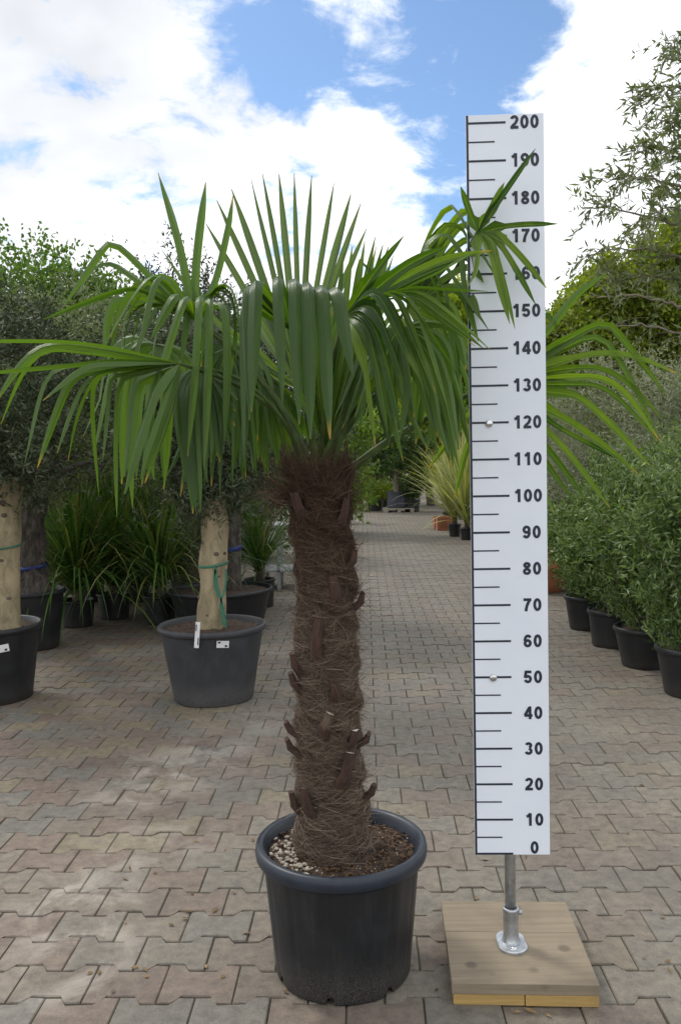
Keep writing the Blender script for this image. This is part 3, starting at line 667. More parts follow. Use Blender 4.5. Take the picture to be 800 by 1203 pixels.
# fronds: hub and leaf segments measured in the picture, each point with its own distance from the trunk axis (metres towards -, away +)
APEX = P(375, 560, PD)
def frond(hub, keys, sub=1, icap=0.019, kink=0.10, wmax=0.0165, fold=0.30, mt=None, pet=(), seed=0, split=0.42, jit=0.012, droop=0.0, pr=0.0065, apex=None):
    rng = np.random.default_rng(100 + seed); mt = mt or M_FROND
    H = P(hub[0], hub[1], PD + hub[2]); M = 18; K = []
    for k in keys:
        pts = [H]
        for q in k: pts.append(P(q[0], q[1], PD + hub[2] + q[2]))
        if len(pts) == 2:
            pts.insert(1, (pts[0] * 0.45 + pts[1] * 0.55) + np.array([0, 0, 0.008]))
        K.append(resample(chaikin(pts, 3), M))
    S = []
    for a, b in zip(K[:-1], K[1:]):
        S.append(a)
        for j in range(sub):
            t = (j + 1) / (sub + 1) + rng.normal(0, 0.04); s = a * (1 - t) + b * t
            sc = rng.uniform(0.90, 1.04); s = H + (s - H) * sc; S.append(s)
    S.append(K[-1]); S = np.array(S); n = len(S)
    tt = np.linspace(0, 1, M)
    for i in range(n):
        j = rng.normal(0, jit, 3); S[i] += j * (tt ** 2)[:, None]; S[i][:, 2] -= droop * tt ** 3 * rng.uniform(0.5, 1.5)
    for i in range(n):          # some segments are creased and hang from the crease
        if rng.random() < kink:
            k0 = int(M * rng.uniform(0.55, 0.8)); d = nrm(S[i][k0] - S[i][k0 - 1]); st_ = np.linalg.norm(S[i][-1] - S[i][-2]); d2 = nrm(d * 0.5 + np.array([rng.normal(0, 0.25), rng.normal(-0.1, 0.25), -0.9]))
            for k in range(k0 + 1, M): S[i][k] = S[i][k - 1] + d2 * st_
    V, F, UV = [], [], []
    for i in range(n):
        c = S[i]; T = nrm(np.gradient(c, axis=0))
        l, r = S[max(0, i - 1)], S[min(n - 1, i + 1)]
        gap = np.linalg.norm(r - l, axis=1) / (2 if 0 < i < n - 1 else 1)
        k0 = 4; w = r[k0] - l[k0]; w = nrm(w - T[0] * np.dot(w, T[0])); tw = rng.normal(0, 0.5)
        ws = wmax * rng.uniform(0.70, 1.10)
        for k in range(M):
            w = nrm(w - T[k] * np.dot(w, T[k])); nn = np.cross(T[k], w)
            t = tt[k]; a = tw * max(0, t - 0.45)
            wd = w * math.cos(a) + nn * math.sin(a); nd = np.cross(T[k], wd)
            prof = 1.0 if t < 0.6 else max(0.10, 1 - ((t - 0.6) / 0.4) ** 2.6)
            fuse = gap[k] * 0.56 + 0.0012
            inner = max(0.0016, min(fuse, icap)); k_ = min(1.0, max(0.0, (t - split) / 0.14)); k_ = k_ * k_ * (3 - 2 * k_)
            hw = inner * (1 - k_) + min(ws * prof, max(fuse * 1.6, ws * 0.8)) * k_
            f = fold * (1.0 if t < split else 0.8)
            sg = 1 if i % 2 else 1
            rd = c[k] + nd * f * hw * 0.6 * sg
            V += [c[k] - wd * hw - nd * f * hw * sg, rd, rd, c[k] + wd * hw - nd * f * hw * sg]
            UV += [(i + 0.02, t), (i + 0.5, t), (i + 0.5, t), (i + 0.98, t)]
        b = i * M * 4
        for k in range(M - 1):
            o = b + 4 * k
            F += [(o, o + 1, o + 5, o + 4), (o + 2, o + 3, o + 7, o + 6)]
    fr = obj('frond', V, np.array(F), mt, palm, uv=UV)
    A = APEX + np.array([rng.normal(0, 0.02), rng.normal(0, 0.03), -0.03]) if apex is None else P(*apex)
    if pet: pts = [A] + [P(q[0], q[1], PD + q[2]) for q in pet] + [H]
    else:
        mid = (A + H) / 2 + np.array([0, 0, 0.06 * np.linalg.norm(H - A)]) ; pts = [A, mid * 0.6 + np.array([A[0] * 0.7 + H[0] * 0.3, A[1] * 0.7 + H[1] * 0.3, mid[2]]) * 0.4, H]
    pts = resample(chaikin(pts, 3), 14); V, Fp = tube(pts, np.linspace(pr * 1.25, pr * 0.6, 14), 8)
    obj('petiole', V, Fp, M_PETIOLE, fr)
    return fr

# A: tall upright fan behind the crown
frond((352, 457, 0.16), [[(300, 420, .05), (262, 372, .08)], [(250, 380, .03), (190, 294, .06)], [(241, 261, .08)], [(257, 235, .08)], [(272, 221, .08)], [(295, 209, .08)], [(310, 204, .08)], [(326, 202, .08)], [(347, 202, .08)], [(366, 207, .08)], [(394, 216, .08)], [(413, 227, .08)], [(423, 240, .08)], [(430, 268, .06)], [(440, 330, .05)]],
      sub=0, icap=0.034, kink=0.0, mt=M_FROND_PALE, wmax=0.0108, fold=0.4, pet=((367, 520, .05),), seed=1, jit=0.003, split=0.34)
# M: younger fan to its right, fresh green
frond((396, 500, 0.07), [[(392, 400, .02), (405, 300, .06)], [(424, 266, .08)], [(437, 280, .08)], [(449, 285, .08)], [(461, 294, .08)], [(465, 303, .06)], [(473, 312, .05)], [(470, 360, .0), (485, 400, -.05)], [(452, 430, -.05), (470, 470, -.1)]], sub=1, seed=2, pet=((384, 535, .03),), jit=0.006, split=0.55, wmax=0.011, icap=0.034)
# B: fan leaning towards the camera, its segments folded over and hanging like a curtain
frond((342, 388, -0.20), [[(290, 352, -.15), (281, 362, -.22), (285, 552, -.26)], [(292, 334, -.18), (285, 342, -.25), (291, 492, -.30)], [(303, 326, -.20), (301, 333, -.27), (300, 480, -.32)], [(327, 322, -.21), (326, 329, -.28), (333, 472, -.33)], [(347, 325, -.21), (347, 333, -.28), (352, 500, -.33)], [(362, 330, -.21), (363, 337, -.28), (367, 516, -.33)], [(376, 332, -.20), (379, 340, -.27), (387, 511, -.32)], [(392, 336, -.18), (398, 344, -.25), (415, 446, -.30)]],
      sub=0, mt=M_FROND_DEEP, wmax=0.0150, fold=0.55, pet=((366, 505, -.05), (358, 430, -.16)), seed=3, split=0.22, jit=0.004)
# D: upper left fan, upright and bent segments
frond((229, 376, -0.05), [[(252, 340, .03), (268, 268, .05), (273, 228, .05)], [(230, 312, .03), (242, 218, .05)], [(208, 270, .03), (187, 205, .05)], [(170, 318, .0), (131, 280, .0), (116, 300, -.02), (74, 362, -.06)], [(160, 328, .0), (118, 300, .02), (84, 352, .05)], [(180, 345, -.02), (152, 333, -.03), (49, 374, -.08)], [(195, 330, -.05), (172, 320, -.08), (120, 408, -.14)], [(202, 330, -.08), (187, 321, -.11), (176, 350, -.14), (165, 416, -.16)], [(212, 345, -.12), (203, 350, -.15), (178, 400, -.18)], [(222, 345, -.16), (215, 352, -.2), (190, 430, -.24), (144, 577, -.28)], [(236, 345, -.16), (234, 354, -.2), (230, 440, -.24), (221, 537, -.26)], [(247, 347, -.14), (247, 357, -.18), (246, 440, -.22), (243, 552, -.25)], [(258, 352, -.1), (266, 362, -.13), (270, 430, -.16), (266, 520, -.2)]],
      kink=0.0, sub=0, wmax=0.0106, fold=0.5, pet=((340, 490, -.02), (280, 415, -.05)), seed=4, split=0.12, jit=0.004)
frond((226, 372, 0.02), [[(200, 330, -.04), (181, 322, -.06), (150, 390, -.1)], [(150, 350, -.02), (128, 356, -.04), (120, 420, -.08)], [(175, 350, -.05), (160, 370, -.06), (140, 430, -.1)], [(200, 360, -.08), (184, 375, -.1), (172, 430, -.12)], [(250, 345, -.05), (262, 330, -.05), (280, 348, -.06), (284, 440, -.1)], [(240, 345, -.05), (262, 345, -.05), (275, 372, -.06), (262, 450, -.1)]], sub=2, seed=5, pet=((340, 490, .02), (280, 410, .0)), wmax=0.011, split=0.3)
# C: left front fan reaching out of the picture
frond((211, 427, -0.32), [[(110, 405, -.02), (48, 402, -.05), (-60, 404, -.1)], [(120, 410, .0), (55, 403, -.02), (22, 430, -.05), (-8, 480, -.08)], [(140, 424, -.02), (95, 430, -.05), (-40, 438, -.12)], [(110, 417, .03), (52, 410, .05), (26, 440, .04), (0, 500, .02)], [(120, 425, .04), (68, 428, .04), (48, 450, .03), (29, 541, .0)], [(130, 425, -.04), (98, 428, -.08), (51, 470, -.12)], [(130, 432, .02), (86, 440, .02), (68, 478, .0), (42, 550, -.03)], [(140, 432, -.02), (104, 438, -.05), (84, 475, -.07), (66, 530, -.09)], [(148, 434, .0), (112, 440, -.02), (90, 480, -.05), (73, 542, -.06)], [(150, 436, .05), (120, 436, .05), (108, 460, .04), (118, 582, .0)], [(158, 438, .03), (130, 440, .03), (127, 470, .02), (121, 545, -.02)], [(165, 440, .0), (143, 445, -.01), (138, 480, -.02), (141, 608, -.05)], [(176, 442, .06), (160, 450, .07), (157, 500, .06), (150, 560, .02)], [(192, 442, -.03), (178, 470, -.05), (144, 577, -.08)], [(204, 445, -.03), (196, 475, -.05), (164, 562, -.08)], [(209, 450, -.02), (200, 490, -.04), (172, 568, -.06)]],
      sub=0, wmax=0.0128, fold=0.42, pet=((345, 500, .0), (285, 452, -.10)), seed=6, split=0.24, jit=0.005)
# C2: hanging fan beside it
frond((237, 431, -0.12), [[(215, 440, -.04), (206, 470, -.06), (211, 533, -.08)], [(224, 445, -.06), (218, 480, -.08), (225, 603, -.1)], [(230, 450, -.06), (228, 490, -.08), (235, 598, -.1)], [(238, 455, -.06), (240, 500, -.08), (242, 551, -.1)], [(246, 450, -.05), (252, 490, -.06), (256, 542, -.08)], [(252, 455, -.04), (262, 490, -.06), (275, 535, -.08)], [(258, 460, -.06), (277, 506, -.09)], [(252, 441, -.03), (268, 452, -.05), (282, 471, -.08)], [(262, 440, -.02), (275, 470, -.02), (276, 573, -.04)]],
      sub=1, mt=M_FROND_DEEP, wmax=0.0108, fold=0.4, pet=((345, 505, -.03), (290, 445, -.08)), seed=7, split=0.3, jit=0.006)
# K: fan below, leaning back and left
frond((318, 447, 0.10), [[(296, 470, -.03), (286, 510, -.02), (284, 560, .0)], [(300, 480, -.05), (307, 548, -.05)], [(315, 490, -.05), (326, 562, -.06)], [(330, 490, -.04), (345, 545, -.04)], [(340, 480, -.02), (358, 540, -.02)], [(350, 465, .0), (372, 520, .02)], [(290, 455, .02), (262, 490, .04), (250, 540, .05)]], sub=2, wmax=0.0098, seed=8, pet=((350, 510, .05),), split=0.35, jit=0.012)
# L: fan at the back left, hanging behind the others
frond((185, 405, 0.10), [[(150, 392, .0), (122, 420, .02), (112, 520, .02)], [(160, 400, -.03), (138, 440, -.03), (130, 560, -.03)], [(165, 420, -.03), (150, 470, -.03), (147, 590, -.03)], [(180, 430, -.04), (170, 480, -.05), (168, 560, -.06)], [(195, 430, -.04), (192, 480, -.05), (188, 580, -.06)], [(205, 425, -.02), (212, 470, -.02), (205, 560, -.03)], [(215, 410, .0), (232, 440, .0), (245, 545, .0)]], sub=1, wmax=0.0112, seed=9, pet=((345, 500, .06), (260, 430, .12)), split=0.3, jit=0.02)
# E: right front fan
frond((404, 372, -0.14), [[(432, 330, -.04), (473, 275, -.08)], [(470, 330, -.06), (520, 305, -.1), (580, 296, -.14)], [(470, 340, -.08), (520, 316, -.12), (557, 291, -.14)], [(455, 345, -.08), (490, 340, -.12), (520, 362, -.14), (576, 411, -.18)], [(450, 350, -.08), (485, 352, -.12), (510, 372, -.14), (559, 407, -.16)], [(448, 346, -.1), (472, 340, -.14), (490, 370, -.16), (527, 470, -.2)], [(440, 344, -.12), (462, 343, -.15), (478, 380, -.17), (513, 468, -.2)], [(430, 344, -.12), (444, 344, -.15), (460, 375, -.17), (499, 462, -.2)], [(425, 365, -.1), (440, 385, -.12), (455, 430, -.14), (470, 500, -.18)], [(415, 385, -.08), (428, 410, -.1), (440, 524, -.14)]],
      sub=1, wmax=0.0122, fold=0.45, pet=((380, 500, -.04), (388, 430, -.1)), seed=10, split=0.4, jit=0.004)
# F: right fan, its segments rising and folding over
frond((478, 362, 0.02), [[(480, 320, .0), (497, 302, -.03), (512, 330, -.05), (535, 397, -.08)], [(490, 310, .0), (504, 286, -.03), (525, 310, -.05), (577, 387, -.1)], [(494, 290, .02), (522, 242, .0), (533, 240, -.02), (555, 280, -.05), (592, 342, -.08)], [(505, 300, .03), (545, 244, .02), (556, 250, .0), (572, 300, -.04)], [(515, 310, .03), (550, 273, .0), (575, 296, -.05)], [(520, 330, .0), (552, 310, -.03), (566, 332, -.06)], [(515, 345, -.03), (542, 340, -.05), (560, 400, -.08)], [(505, 360, -.05), (528, 366, -.07), (540, 440, -.1)], [(495, 380, -.04), (510, 400, -.06), (520, 470, -.08)]],
      sub=1, wmax=0.0122, fold=0.45, pet=((398, 515, .0), (430, 430, .02)), seed=11, split=0.36, jit=0.006)
# F2: star-like fan in front of the measuring board
frond((561, 273, -0.06), [[(552, 250, .0), (543, 218, -.02)], [(580, 240, -.02), (594, 212, -.03)], [(590, 230, -.03), (630, 174, -.06)], [(600, 264, -.03), (655, 262, -.06)], [(585, 274, -.03), (612, 300, -.05), (644, 336, -.06)], [(580, 276, -.03), (603, 312, -.05), (628, 360, -.06)], [(578, 285, -.04), (588, 320, -.06), (603, 389, -.08)], [(575, 285, -.04), (582, 320, -.06), (598, 382, -.08)], [(562, 295, -.02), (560, 320, -.03), (549, 336, -.04)]],
      kink=0.0, sub=0, wmax=0.0085, fold=0.4, pet=((398, 515, .06), (470, 400, .10), (535, 320, .06)), seed=12, split=0.22, jit=0.003, pr=0.009)
# G: right fan behind the board
frond((588, 450, 0.24), [[(650, 380, .0), (675, 345, .0), (711, 320, .0)], [(640, 362, .0), (652, 390, .0)], [(660, 402, .0), (713, 373, .0), (735, 402, -.02), (785, 462, -.04)], [(655, 412, .0), (702, 391, .0), (725, 420, -.02), (772, 512, -.05)], [(660, 422, -.02), (730, 412, -.03), (800, 441, -.06)], [(660, 432, -.02), (721, 432, -.03), (782, 496, -.06)], [(660, 443, -.02), (724, 443, -.03), (778, 521, -.06)], [(660, 452, -.02), (712, 452, -.03), (770, 518, -.06)], [(650, 462, -.03), (683, 464, -.04), (765, 551, -.08)], [(645, 482, -.03), (680, 500, -.04), (748, 554, -.08)], [(640, 492, -.03), (668, 510, -.04), (738, 545, -.08)], [(635, 500, -.04), (668, 532, -.05), (715, 596, -.08)], [(628, 510, -.04), (655, 542, -.05), (687, 586, -.08)], [(622, 515, -.04), (645, 550, -.05), (673, 589, -.08)], [(612, 520, -.04), (630, 560, -.05), (651, 601, -.08)], [(595, 510, -.04), (600, 550, -.05), (605, 600, -.08)], [(575, 500, -.04), (560, 540, -.05), (548, 595, -.08)], [(565, 490, -.04), (548, 524, -.05), (534, 588, -.08)], [(560, 480, -.03), (540, 500, -.03), (505, 552, -.05)]],
      sub=0, wmax=0.0108, fold=0.5, pet=((402, 560, .03), (440, 528, .07), (476, 506, .12), (515, 484, .17), (550, 462, .2)), icap=0.018, kink=0.0, seed=13, split=0.3, jit=0.004, pr=0.010)
# H: hanging fans in the middle right
frond((452, 402, -0.04), [[(430, 400, .0), (418, 430, .0), (402, 500, -.02)], [(432, 420, -.03), (425, 460, -.03), (415, 505, -.04)], [(440, 430, -.04), (438, 525, -.06)], [(450, 440, -.05), (456, 529, -.07)], [(460, 440, -.05), (466, 505, -.07)], [(470, 435, -.05), (486, 502, -.07)], [(482, 430, -.05), (500, 470, -.06), (509, 516, -.08)], [(490, 415, -.04), (512, 450, -.05), (527, 549, -.07)], [(500, 405, -.02), (530, 440, -.04), (542, 500, -.06)]],
      sub=1, mt=M_FROND_DEEP, wmax=0.0105, seed=14, pet=((388, 520, .0), (415, 450, .0)), split=0.22, jit=0.022)
frond((515, 405, 0.14), [[(490, 410, .0), (478, 440, .0), (472, 490, .0)], [(502, 440, -.03), (495, 520, -.04)], [(515, 445, -.04), (512, 530, -.05)], [(530, 440, -.04), (537, 549, -.05)], [(540, 430, -.03), (548, 520, -.04)], [(545, 412, .0), (570, 450, .0), (580, 520, .0)], [(540, 385, .0), (580, 395, .0), (610, 440, .0)]], sub=2, wmax=0.0105, seed=15, pet=((395, 520, .05), (450, 450, .1)), split=0.22, jit=0.022)

# S: young upright fan filling the heart of the crown
frond((384, 528, 0.0), [[(352, 455, .02), (338, 410, .05)], [(358, 440, .02), (352, 385, .05)], [(368, 435, .02), (368, 372, .05)], [(380, 430, .02), (386, 366, .05)], [(392, 432, .02), (404, 370, .05)], [(402, 440, .02), (420, 384, .05)], [(410, 450, .02), (434, 404, .05)], [(415, 465, .02), (446, 430, .04)]], sub=2, icap=0.034, kink=0.0, wmax=0.0105, fold=0.6, seed=18, split=0.62, jit=0.008)
# N, O: older, ragged hanging fans low in the crown
frond((268, 408, 0.04), [[(245, 400, -.02), (228, 430, -.04), (215, 560, -.08)], [(252, 430, -.05), (244, 480, -.07), (236, 575, -.1)], [(262, 435, -.06), (262, 490, -.08), (258, 560, -.1)], [(276, 430, -.06), (284, 480, -.08), (283, 570, -.1)], [(288, 420, -.04), (302, 460, -.06), (312, 545, -.08)], [(290, 405, .0), (318, 430, .0), (335, 520, -.02)]], sub=2, mt=M_FROND_DEEP, wmax=0.0095, fold=0.5, pet=((350, 505, .02), (300, 430, .03)), seed=16, split=0.2, jit=0.035, kink=0.25)
frond((470, 385, -0.10), [[(450, 385, -.02), (436, 420, -.04), (428, 500, -.06)], [(458, 410, -.04), (450, 460, -.06), (452, 530, -.08)], [(470, 415, -.05), (474, 460, -.07), (478, 520, -.1)], [(484, 410, -.05), (500, 450, -.07), (512, 530, -.1)], [(496, 395, -.04), (522, 425, -.06), (538, 520, -.08)], [(500, 378, -.02), (540, 390, -.04), (556, 455, -.06)]], sub=2, wmax=0.0095, fold=0.5, pet=((390, 515, -.03), (425, 440, -.06)), seed=17, split=0.2, jit=0.035, kink=0.25)

# ------------------------------------------------------------------ measuring stand
def measuring_stand():
    Y = G(600, 1108, 0.06)[1]
    base = np.array([G(600, 1108, 0.06)[0], Y, 0.0])
    st = thing('measuring_stand', 'tall white centimetre measuring board on a steel pole with a wooden plank base', 'measuring board', base)
    # wooden base: two layers of two planks
    yaw = math.radians(-3.0); cy = G(615, 1184)[1] + 0.212; cx = (P(615, 1183, 2.17)[0] + P(583, 1063, 2.6)[0]) / 2
    wx, wy = 0.188, 0.208; ca, sa = math.cos(yaw), math.sin(yaw)
    def rot(V): V = V.copy(); x, y = V[:, 0].copy(), V[:, 1].copy(); V[:, 0] = cx + x * ca - y * sa; V[:, 1] = cy + x * sa + y * ca; return V
    for (x0, x1, y0, y1, z0, z1, mt) in ((-wx, wx, -wy, 0.036, 0.0305, 0.060, M_WOOD_TOP), (-wx, wx, 0.0368, wy, 0.0305, 0.0598, M_WOOD_TOP),
                                         (-wx + 0.004, -0.002, -wy + 0.003, wy - 0.003, 0.0, 0.030, M_WOOD_LOW), (0.0, wx - 0.001, -wy + 0.001, wy - 0.003, 0.0, 0.030, M_WOOD_LOW)):
        V, F = box(x0, x1, y0, y1, z0, z1, 0.0018); obj('plank', rot(V), F, mt, st, smooth=False)
    # flange, socket, pole
    fx, fy = base[0], Y
    V, F = [], []
    n = 32
    for z, s in ((0.0595, 1.0), (0.067, 1.0), (0.069, 0.95)):
        for j in range(n):
            a = 2 * math.pi * j / n; V.append((fx + 0.040 * s * math.cos(a), fy - 0.004 + 0.040 * s * math.sin(a) + (0.018 if math.sin(a) > 0 else -0.018), z))
    for i in range(2):
        for j in range(n): F.append((i * n + j, i * n + (j + 1) % n, (i + 1) * n + (j + 1) % n, (i + 1) * n + j))
    F.append(tuple(range(2 * n, 3 * n))); fl = obj('flange', V, F, M_GALV, st, smooth=False)
    for dy in (-0.04, 0.034):
        V, F = lathe((fx, fy + dy, 0.069), [(0.0, 0.004), (0.006, 0.004), (0.008, 0.002), (0.0085, -0.001)], 12); obj('bolt', V, F, M_CHROME, fl)
    V, F = lathe((fx, fy, 0.067), [(0.027, 0.0), (0.0225, 0.012), (0.0215, 0.02), (0.0215, 0.088), (0.0225, 0.09), (0.0225, 0.096), (0.0165, 0.098), (0.0165, 0.085)], 28); sk = obj('socket', V, F, M_GALV, st)
    V, F = tube([(fx + 0.02, fy - 0.003, 0.150), (fx + 0.030, fy - 0.004, 0.150)], [0.007, 0.0065], 10); obj('set_screw', V, F, M_GALV, sk)
    lean = np.array([-0.006, 0.004, 1.0])
    pole_pts = [np.array([fx, fy, 0.07]) + lean * z for z in (0, 0.5, 1.0, 1.6)]
    V, F = tube(pole_pts, 0.0152, 20); obj('pole', V, F, M_GALV, st)
    # board: corners from the picture, standing just in front of the pole
    psi = math.radians(2.2); u = np.array([math.cos(psi), -math.sin(psi), 0.0]); nrmv = np.array([-math.sin(psi), -math.cos(psi), 0.0])
    Yb = Y - 0.024
    bl, tl = P(557.5, 1003.5, Yb), P(546.5, 136.5, Yb + 0.02)
    wv = tl - bl; Hb = np.linalg.norm(wv); v = nrm(wv); u = nrm(u - v * np.dot(u, v)); nb = np.cross(u, v)
    if nb[1] > 0: nb = -nb
    WB = 0.2035
    sc = 2.0
    def L(a, b, d=0.0): return bl + u * a + v * b + nb * d
    V, F = box(0, WB, -0.004, 0, 0, Hb, 0.0008)
    V = np.array([L(x, z, -y - 0.0) for x, y, z in V]) - 0.0
    bd = obj('board', V, F, M_BOARD, st, smooth=False)
    FR = 0.0048
    def rect(a0, a1, b0, b1, name, par=bd):
        obj(name, [L(a0, b0, FR), L(a1, b0, FR), L(a1, b1, FR), L(a0, b1, FR)], [(0, 1, 2, 3)], M_INK, par, smooth=False)
    # centimetre scale: bottom edge 0, 200 a little under the top
    k = (Hb - 0.0215 * Hb / 2.02) / 200.0
    rect(0.0006, 0.0066, 0.0004, Hb - 0.0008, 'edge_line')
    for q in range(0, 41):
        cm = q * 5; b = cm * k + (0.0034 if q == 0 else 0.0); major = q % 2 == 0
        hw = 0.0028 if major else 0.0019
        rect(0.0068, 0.104 if major else 0.075, b - hw, b + hw, 'tick_mark')
    # digits drawn as thick strokes on a 0.56 x 1.0 cell
    def arc(cx, cy, rx, ry, a0, a1, n=14): return [(cx + rx * math.cos(math.radians(a0 + (a1 - a0) * i / n)), cy + ry * math.sin(math.radians(a0 + (a1 - a0) * i / n))) for i in range(n + 1)]
    SW = 0.215; hw_ = SW / 2; DW = 0.62; x0_, x1_, xc = hw_, DW - hw_, DW / 2
    GL = {'0': [(arc(xc, 0.5, xc - hw_, 0.5 - hw_, 90, 450, 36), 1)],
          '1': [([(0.385, 0.0), (0.385, 1.0)], 0), ([(0.10, 0.72), (0.24, 0.79), (0.33, 0.90), (0.36, 0.99)], 0)],
          '2': [(arc(xc, 0.70, xc - hw_, 0.30 - hw_, 170, -25, 16) + [(0.40, 0.42), (0.20, 0.25), (0.11, 0.10)], 0), ([(0.02, hw_), (DW - 0.01, hw_)], 0)],
          '3': [(arc(xc - 0.01, 0.745, xc - hw_ - 0.02, 0.255 - hw_, 165, -80, 14), 0), (arc(xc - 0.01, 0.295, xc - hw_ - 0.0, 0.295 - hw_, 85, -165, 16), 0)],
          '4': [([(0.44, 0.0), (0.44, 1.0)], 0), ([(0.0, 0.29), (DW + 0.01, 0.29)], 0), ([(0.045, 0.30), (0.40, 0.93)], 0)],
          '5': [(arc(xc - 0.01, 0.33, xc - hw_, 0.33 - hw_, -165, 150, 18) , 0), ([(0.09, 0.42), (0.16, 0.96)], 0), ([(0.10, 1 - hw_), (DW - 0.05, 1 - hw_)], 0)],
          '6': [(arc(xc, 0.32, xc - hw_, 0.32 - hw_, 0, 360, 28), 1), (arc(xc + 0.02, 0.56, xc - hw_ + 0.02, 0.44 - hw_, 35, 190, 14), 0)],
          '7': [([(0.02, 1 - hw_), (DW, 1 - hw_)], 0), ([(DW - 0.10, 0.93), (0.42, 0.72), (0.29, 0.45), (0.23, 0.2), (0.21, 0.0)], 0)],
          '8': [(arc(xc, 0.275, xc - hw_, 0.275 - hw_, 0, 360, 28), 1), (arc(xc, 0.755, xc - hw_ - 0.025, 0.245 - hw_, 0, 360, 26), 1)],
          '9': [(arc(xc, 0.68, xc - hw_, 0.32 - hw_, 0, 360, 28), 1), (arc(xc - 0.02, 0.44, xc - hw_ + 0.02, 0.44 - hw_, 10, -145, 14), 0)]}
    def stroke(pl, closed, a0, b0, sz, dep):
        p = np.array(pl, float)
        if closed: p = p[:-1]; T = np.roll(p, -1, 0) - np.roll(p, 1, 0)
        else: T = np.gradient(p, axis=0)
        T = T / np.linalg.norm(T, axis=1, keepdims=True); nn = np.c_[-T[:, 1], T[:, 0]] * hw_
        A, B = p + nn, p - nn; n = len(p)
        V = [L(a0 + q[0] * sz, b0 + q[1] * sz, dep) for q in np.concatenate([A, B])]
        return V, [(i, (i + 1) % n, n + (i + 1) % n, n + i) for i in range(n if closed else n - 1)]
    for q in range(0, 21):
        s = str(q * 10); sz = 0.0350; adv = 0.0268 if len(s) < 3 else 0.0262; tot = adv * (len(s) - 1) + DW * sz
        cen = {1: 0.795, 2: 0.795, 3: 0.752}[len(s)] * WB; bc = (q * 10 * k if q else 0.0205) - sz / 2
        lst = []
        for i_, ch in enumerate(s):
            for j_, (pl, cl_) in enumerate(GL[ch]): lst.append(stroke(pl, cl_, cen - tot / 2 + i_ * adv, bc, sz, FR + 0.00025 * j_))
        V, F = merge(lst); obj('numeral', V, F, M_INK, bd, smooth=False)
    for (px, py) in ((574.5, 497.5), (579, 796)):
        q = P(px, py, Yb); rel = q - bl; a, b = rel @ u, rel @ v
        V, F = [], []
        for r, d in ((0.0105, 0.0042), (0.0105, 0.0062), (0.009, 0.0090), (0.005, 0.0105)):
            for j in range(16): V.append(L(a + r * math.cos(j * math.pi / 8), b + r * math.sin(j * math.pi / 8), d))
        for i in range(3):
            for j in range(16): F.append((i * 16 + j, i * 16 + (j + 1) % 16, (i + 1) * 16 + (j + 1) % 16, (i + 1) * 16 + j))
        F.append(tuple(range(48, 64))); obj('screw', V, F, M_CHROME, bd)
measuring_stand()

# ------------------------------------------------------------------ foliage
def leaf_quads(rng, base, d, L, Wd, bend=0.0):
    n = len(base); d = nrm(d); L = np.broadcast_to(L, (n,))[:, None]; Wd = np.broadcast_to(Wd, (n,))[:, None]
    s = nrm(np.cross(d, rng.standard_normal((n, 3)))); up = np.cross(s, d)
    mid = base + d * L * 0.45 + up * bend * L
    V = np.stack([base, mid + s * Wd / 2, base + d * L, mid - s * Wd / 2], 1).reshape(-1, 3)
    return V, np.arange(n * 4).reshape(-1, 4)
def crown_leaves(rng, centre, rad, clumps, twigs, per, tl, L, Wd, shell=0.55, lobes=0.25, flat=0.0, droop=0.0, zmin=None, shape=None):
    """leaves on twigs on clumps; returns quads and the clump centres"""
    u = nrm(rng.standard_normal((clumps, 3))); r = (shell + (1 - shell) * rng.random(clumps)) ** 0.8
    bump = 1 + lobes * (np.sin(u[:, 0] * 5.1 + centre[0]) * np.cos(u[:, 1] * 4.3 + centre[1] * 2) + 0.6 * np.sin(u[:, 2] * 7 + centre[0] * 3))
    cc = np.asarray(centre) + u * np.asarray(rad) * (r * bump)[:, None]
    if zmin is not None: cc[:, 2] = np.maximum(cc[:, 2], zmin + 0.1 * rng.random(clumps))
    n = clumps * twigs
    ci = np.repeat(np.arange(clumps), twigs); out = nrm((cc - np.asarray(centre)) / np.asarray(rad))
    td = nrm(out[ci] * 0.75 + rng.standard_normal((n, 3)) * 0.65 + np.array([0, 0, 0.25 - droop])); t0 = cc[ci] - td * tl * 0.3 + rng.normal(0, tl * 0.22, (n, 3))
    m = n * per; ti = np.repeat(np.arange(n), per); s = rng.random(m)
    b = t0[ti] + td[ti] * (s * tl * rng.uniform(0.6, 1.3, n)[ti])[:, None]; b[:, 2] -= droop * tl * s * s
    ld = nrm(td[ti] * 0.7 + rng.standard_normal((m, 3)) * 0.7)
    return leaf_quads(rng, b, ld, L * rng.uniform(0.65, 1.2, m), Wd * rng.uniform(0.75, 1.2, m)), cc
def branch(parent, a, b, r0, r1, mt, rng, k=7, wig=0.06, name='branch'):
    a, b = np.asarray(a, float), np.asarray(b, float); L = np.linalg.norm(b - a)
    pts = [a + (b - a) * t + (rng.normal(0, wig * L, 3) * math.sin(math.pi * t) + np.array([0, 0, 0.10 * L * math.sin(math.pi * t)])) for t in np.linspace(0, 1, k)]
    V, F = tube(resample(chaikin(pts, 2), 12), np.linspace(r0, r1, 12), 7); return obj(name, V, F, mt, parent)
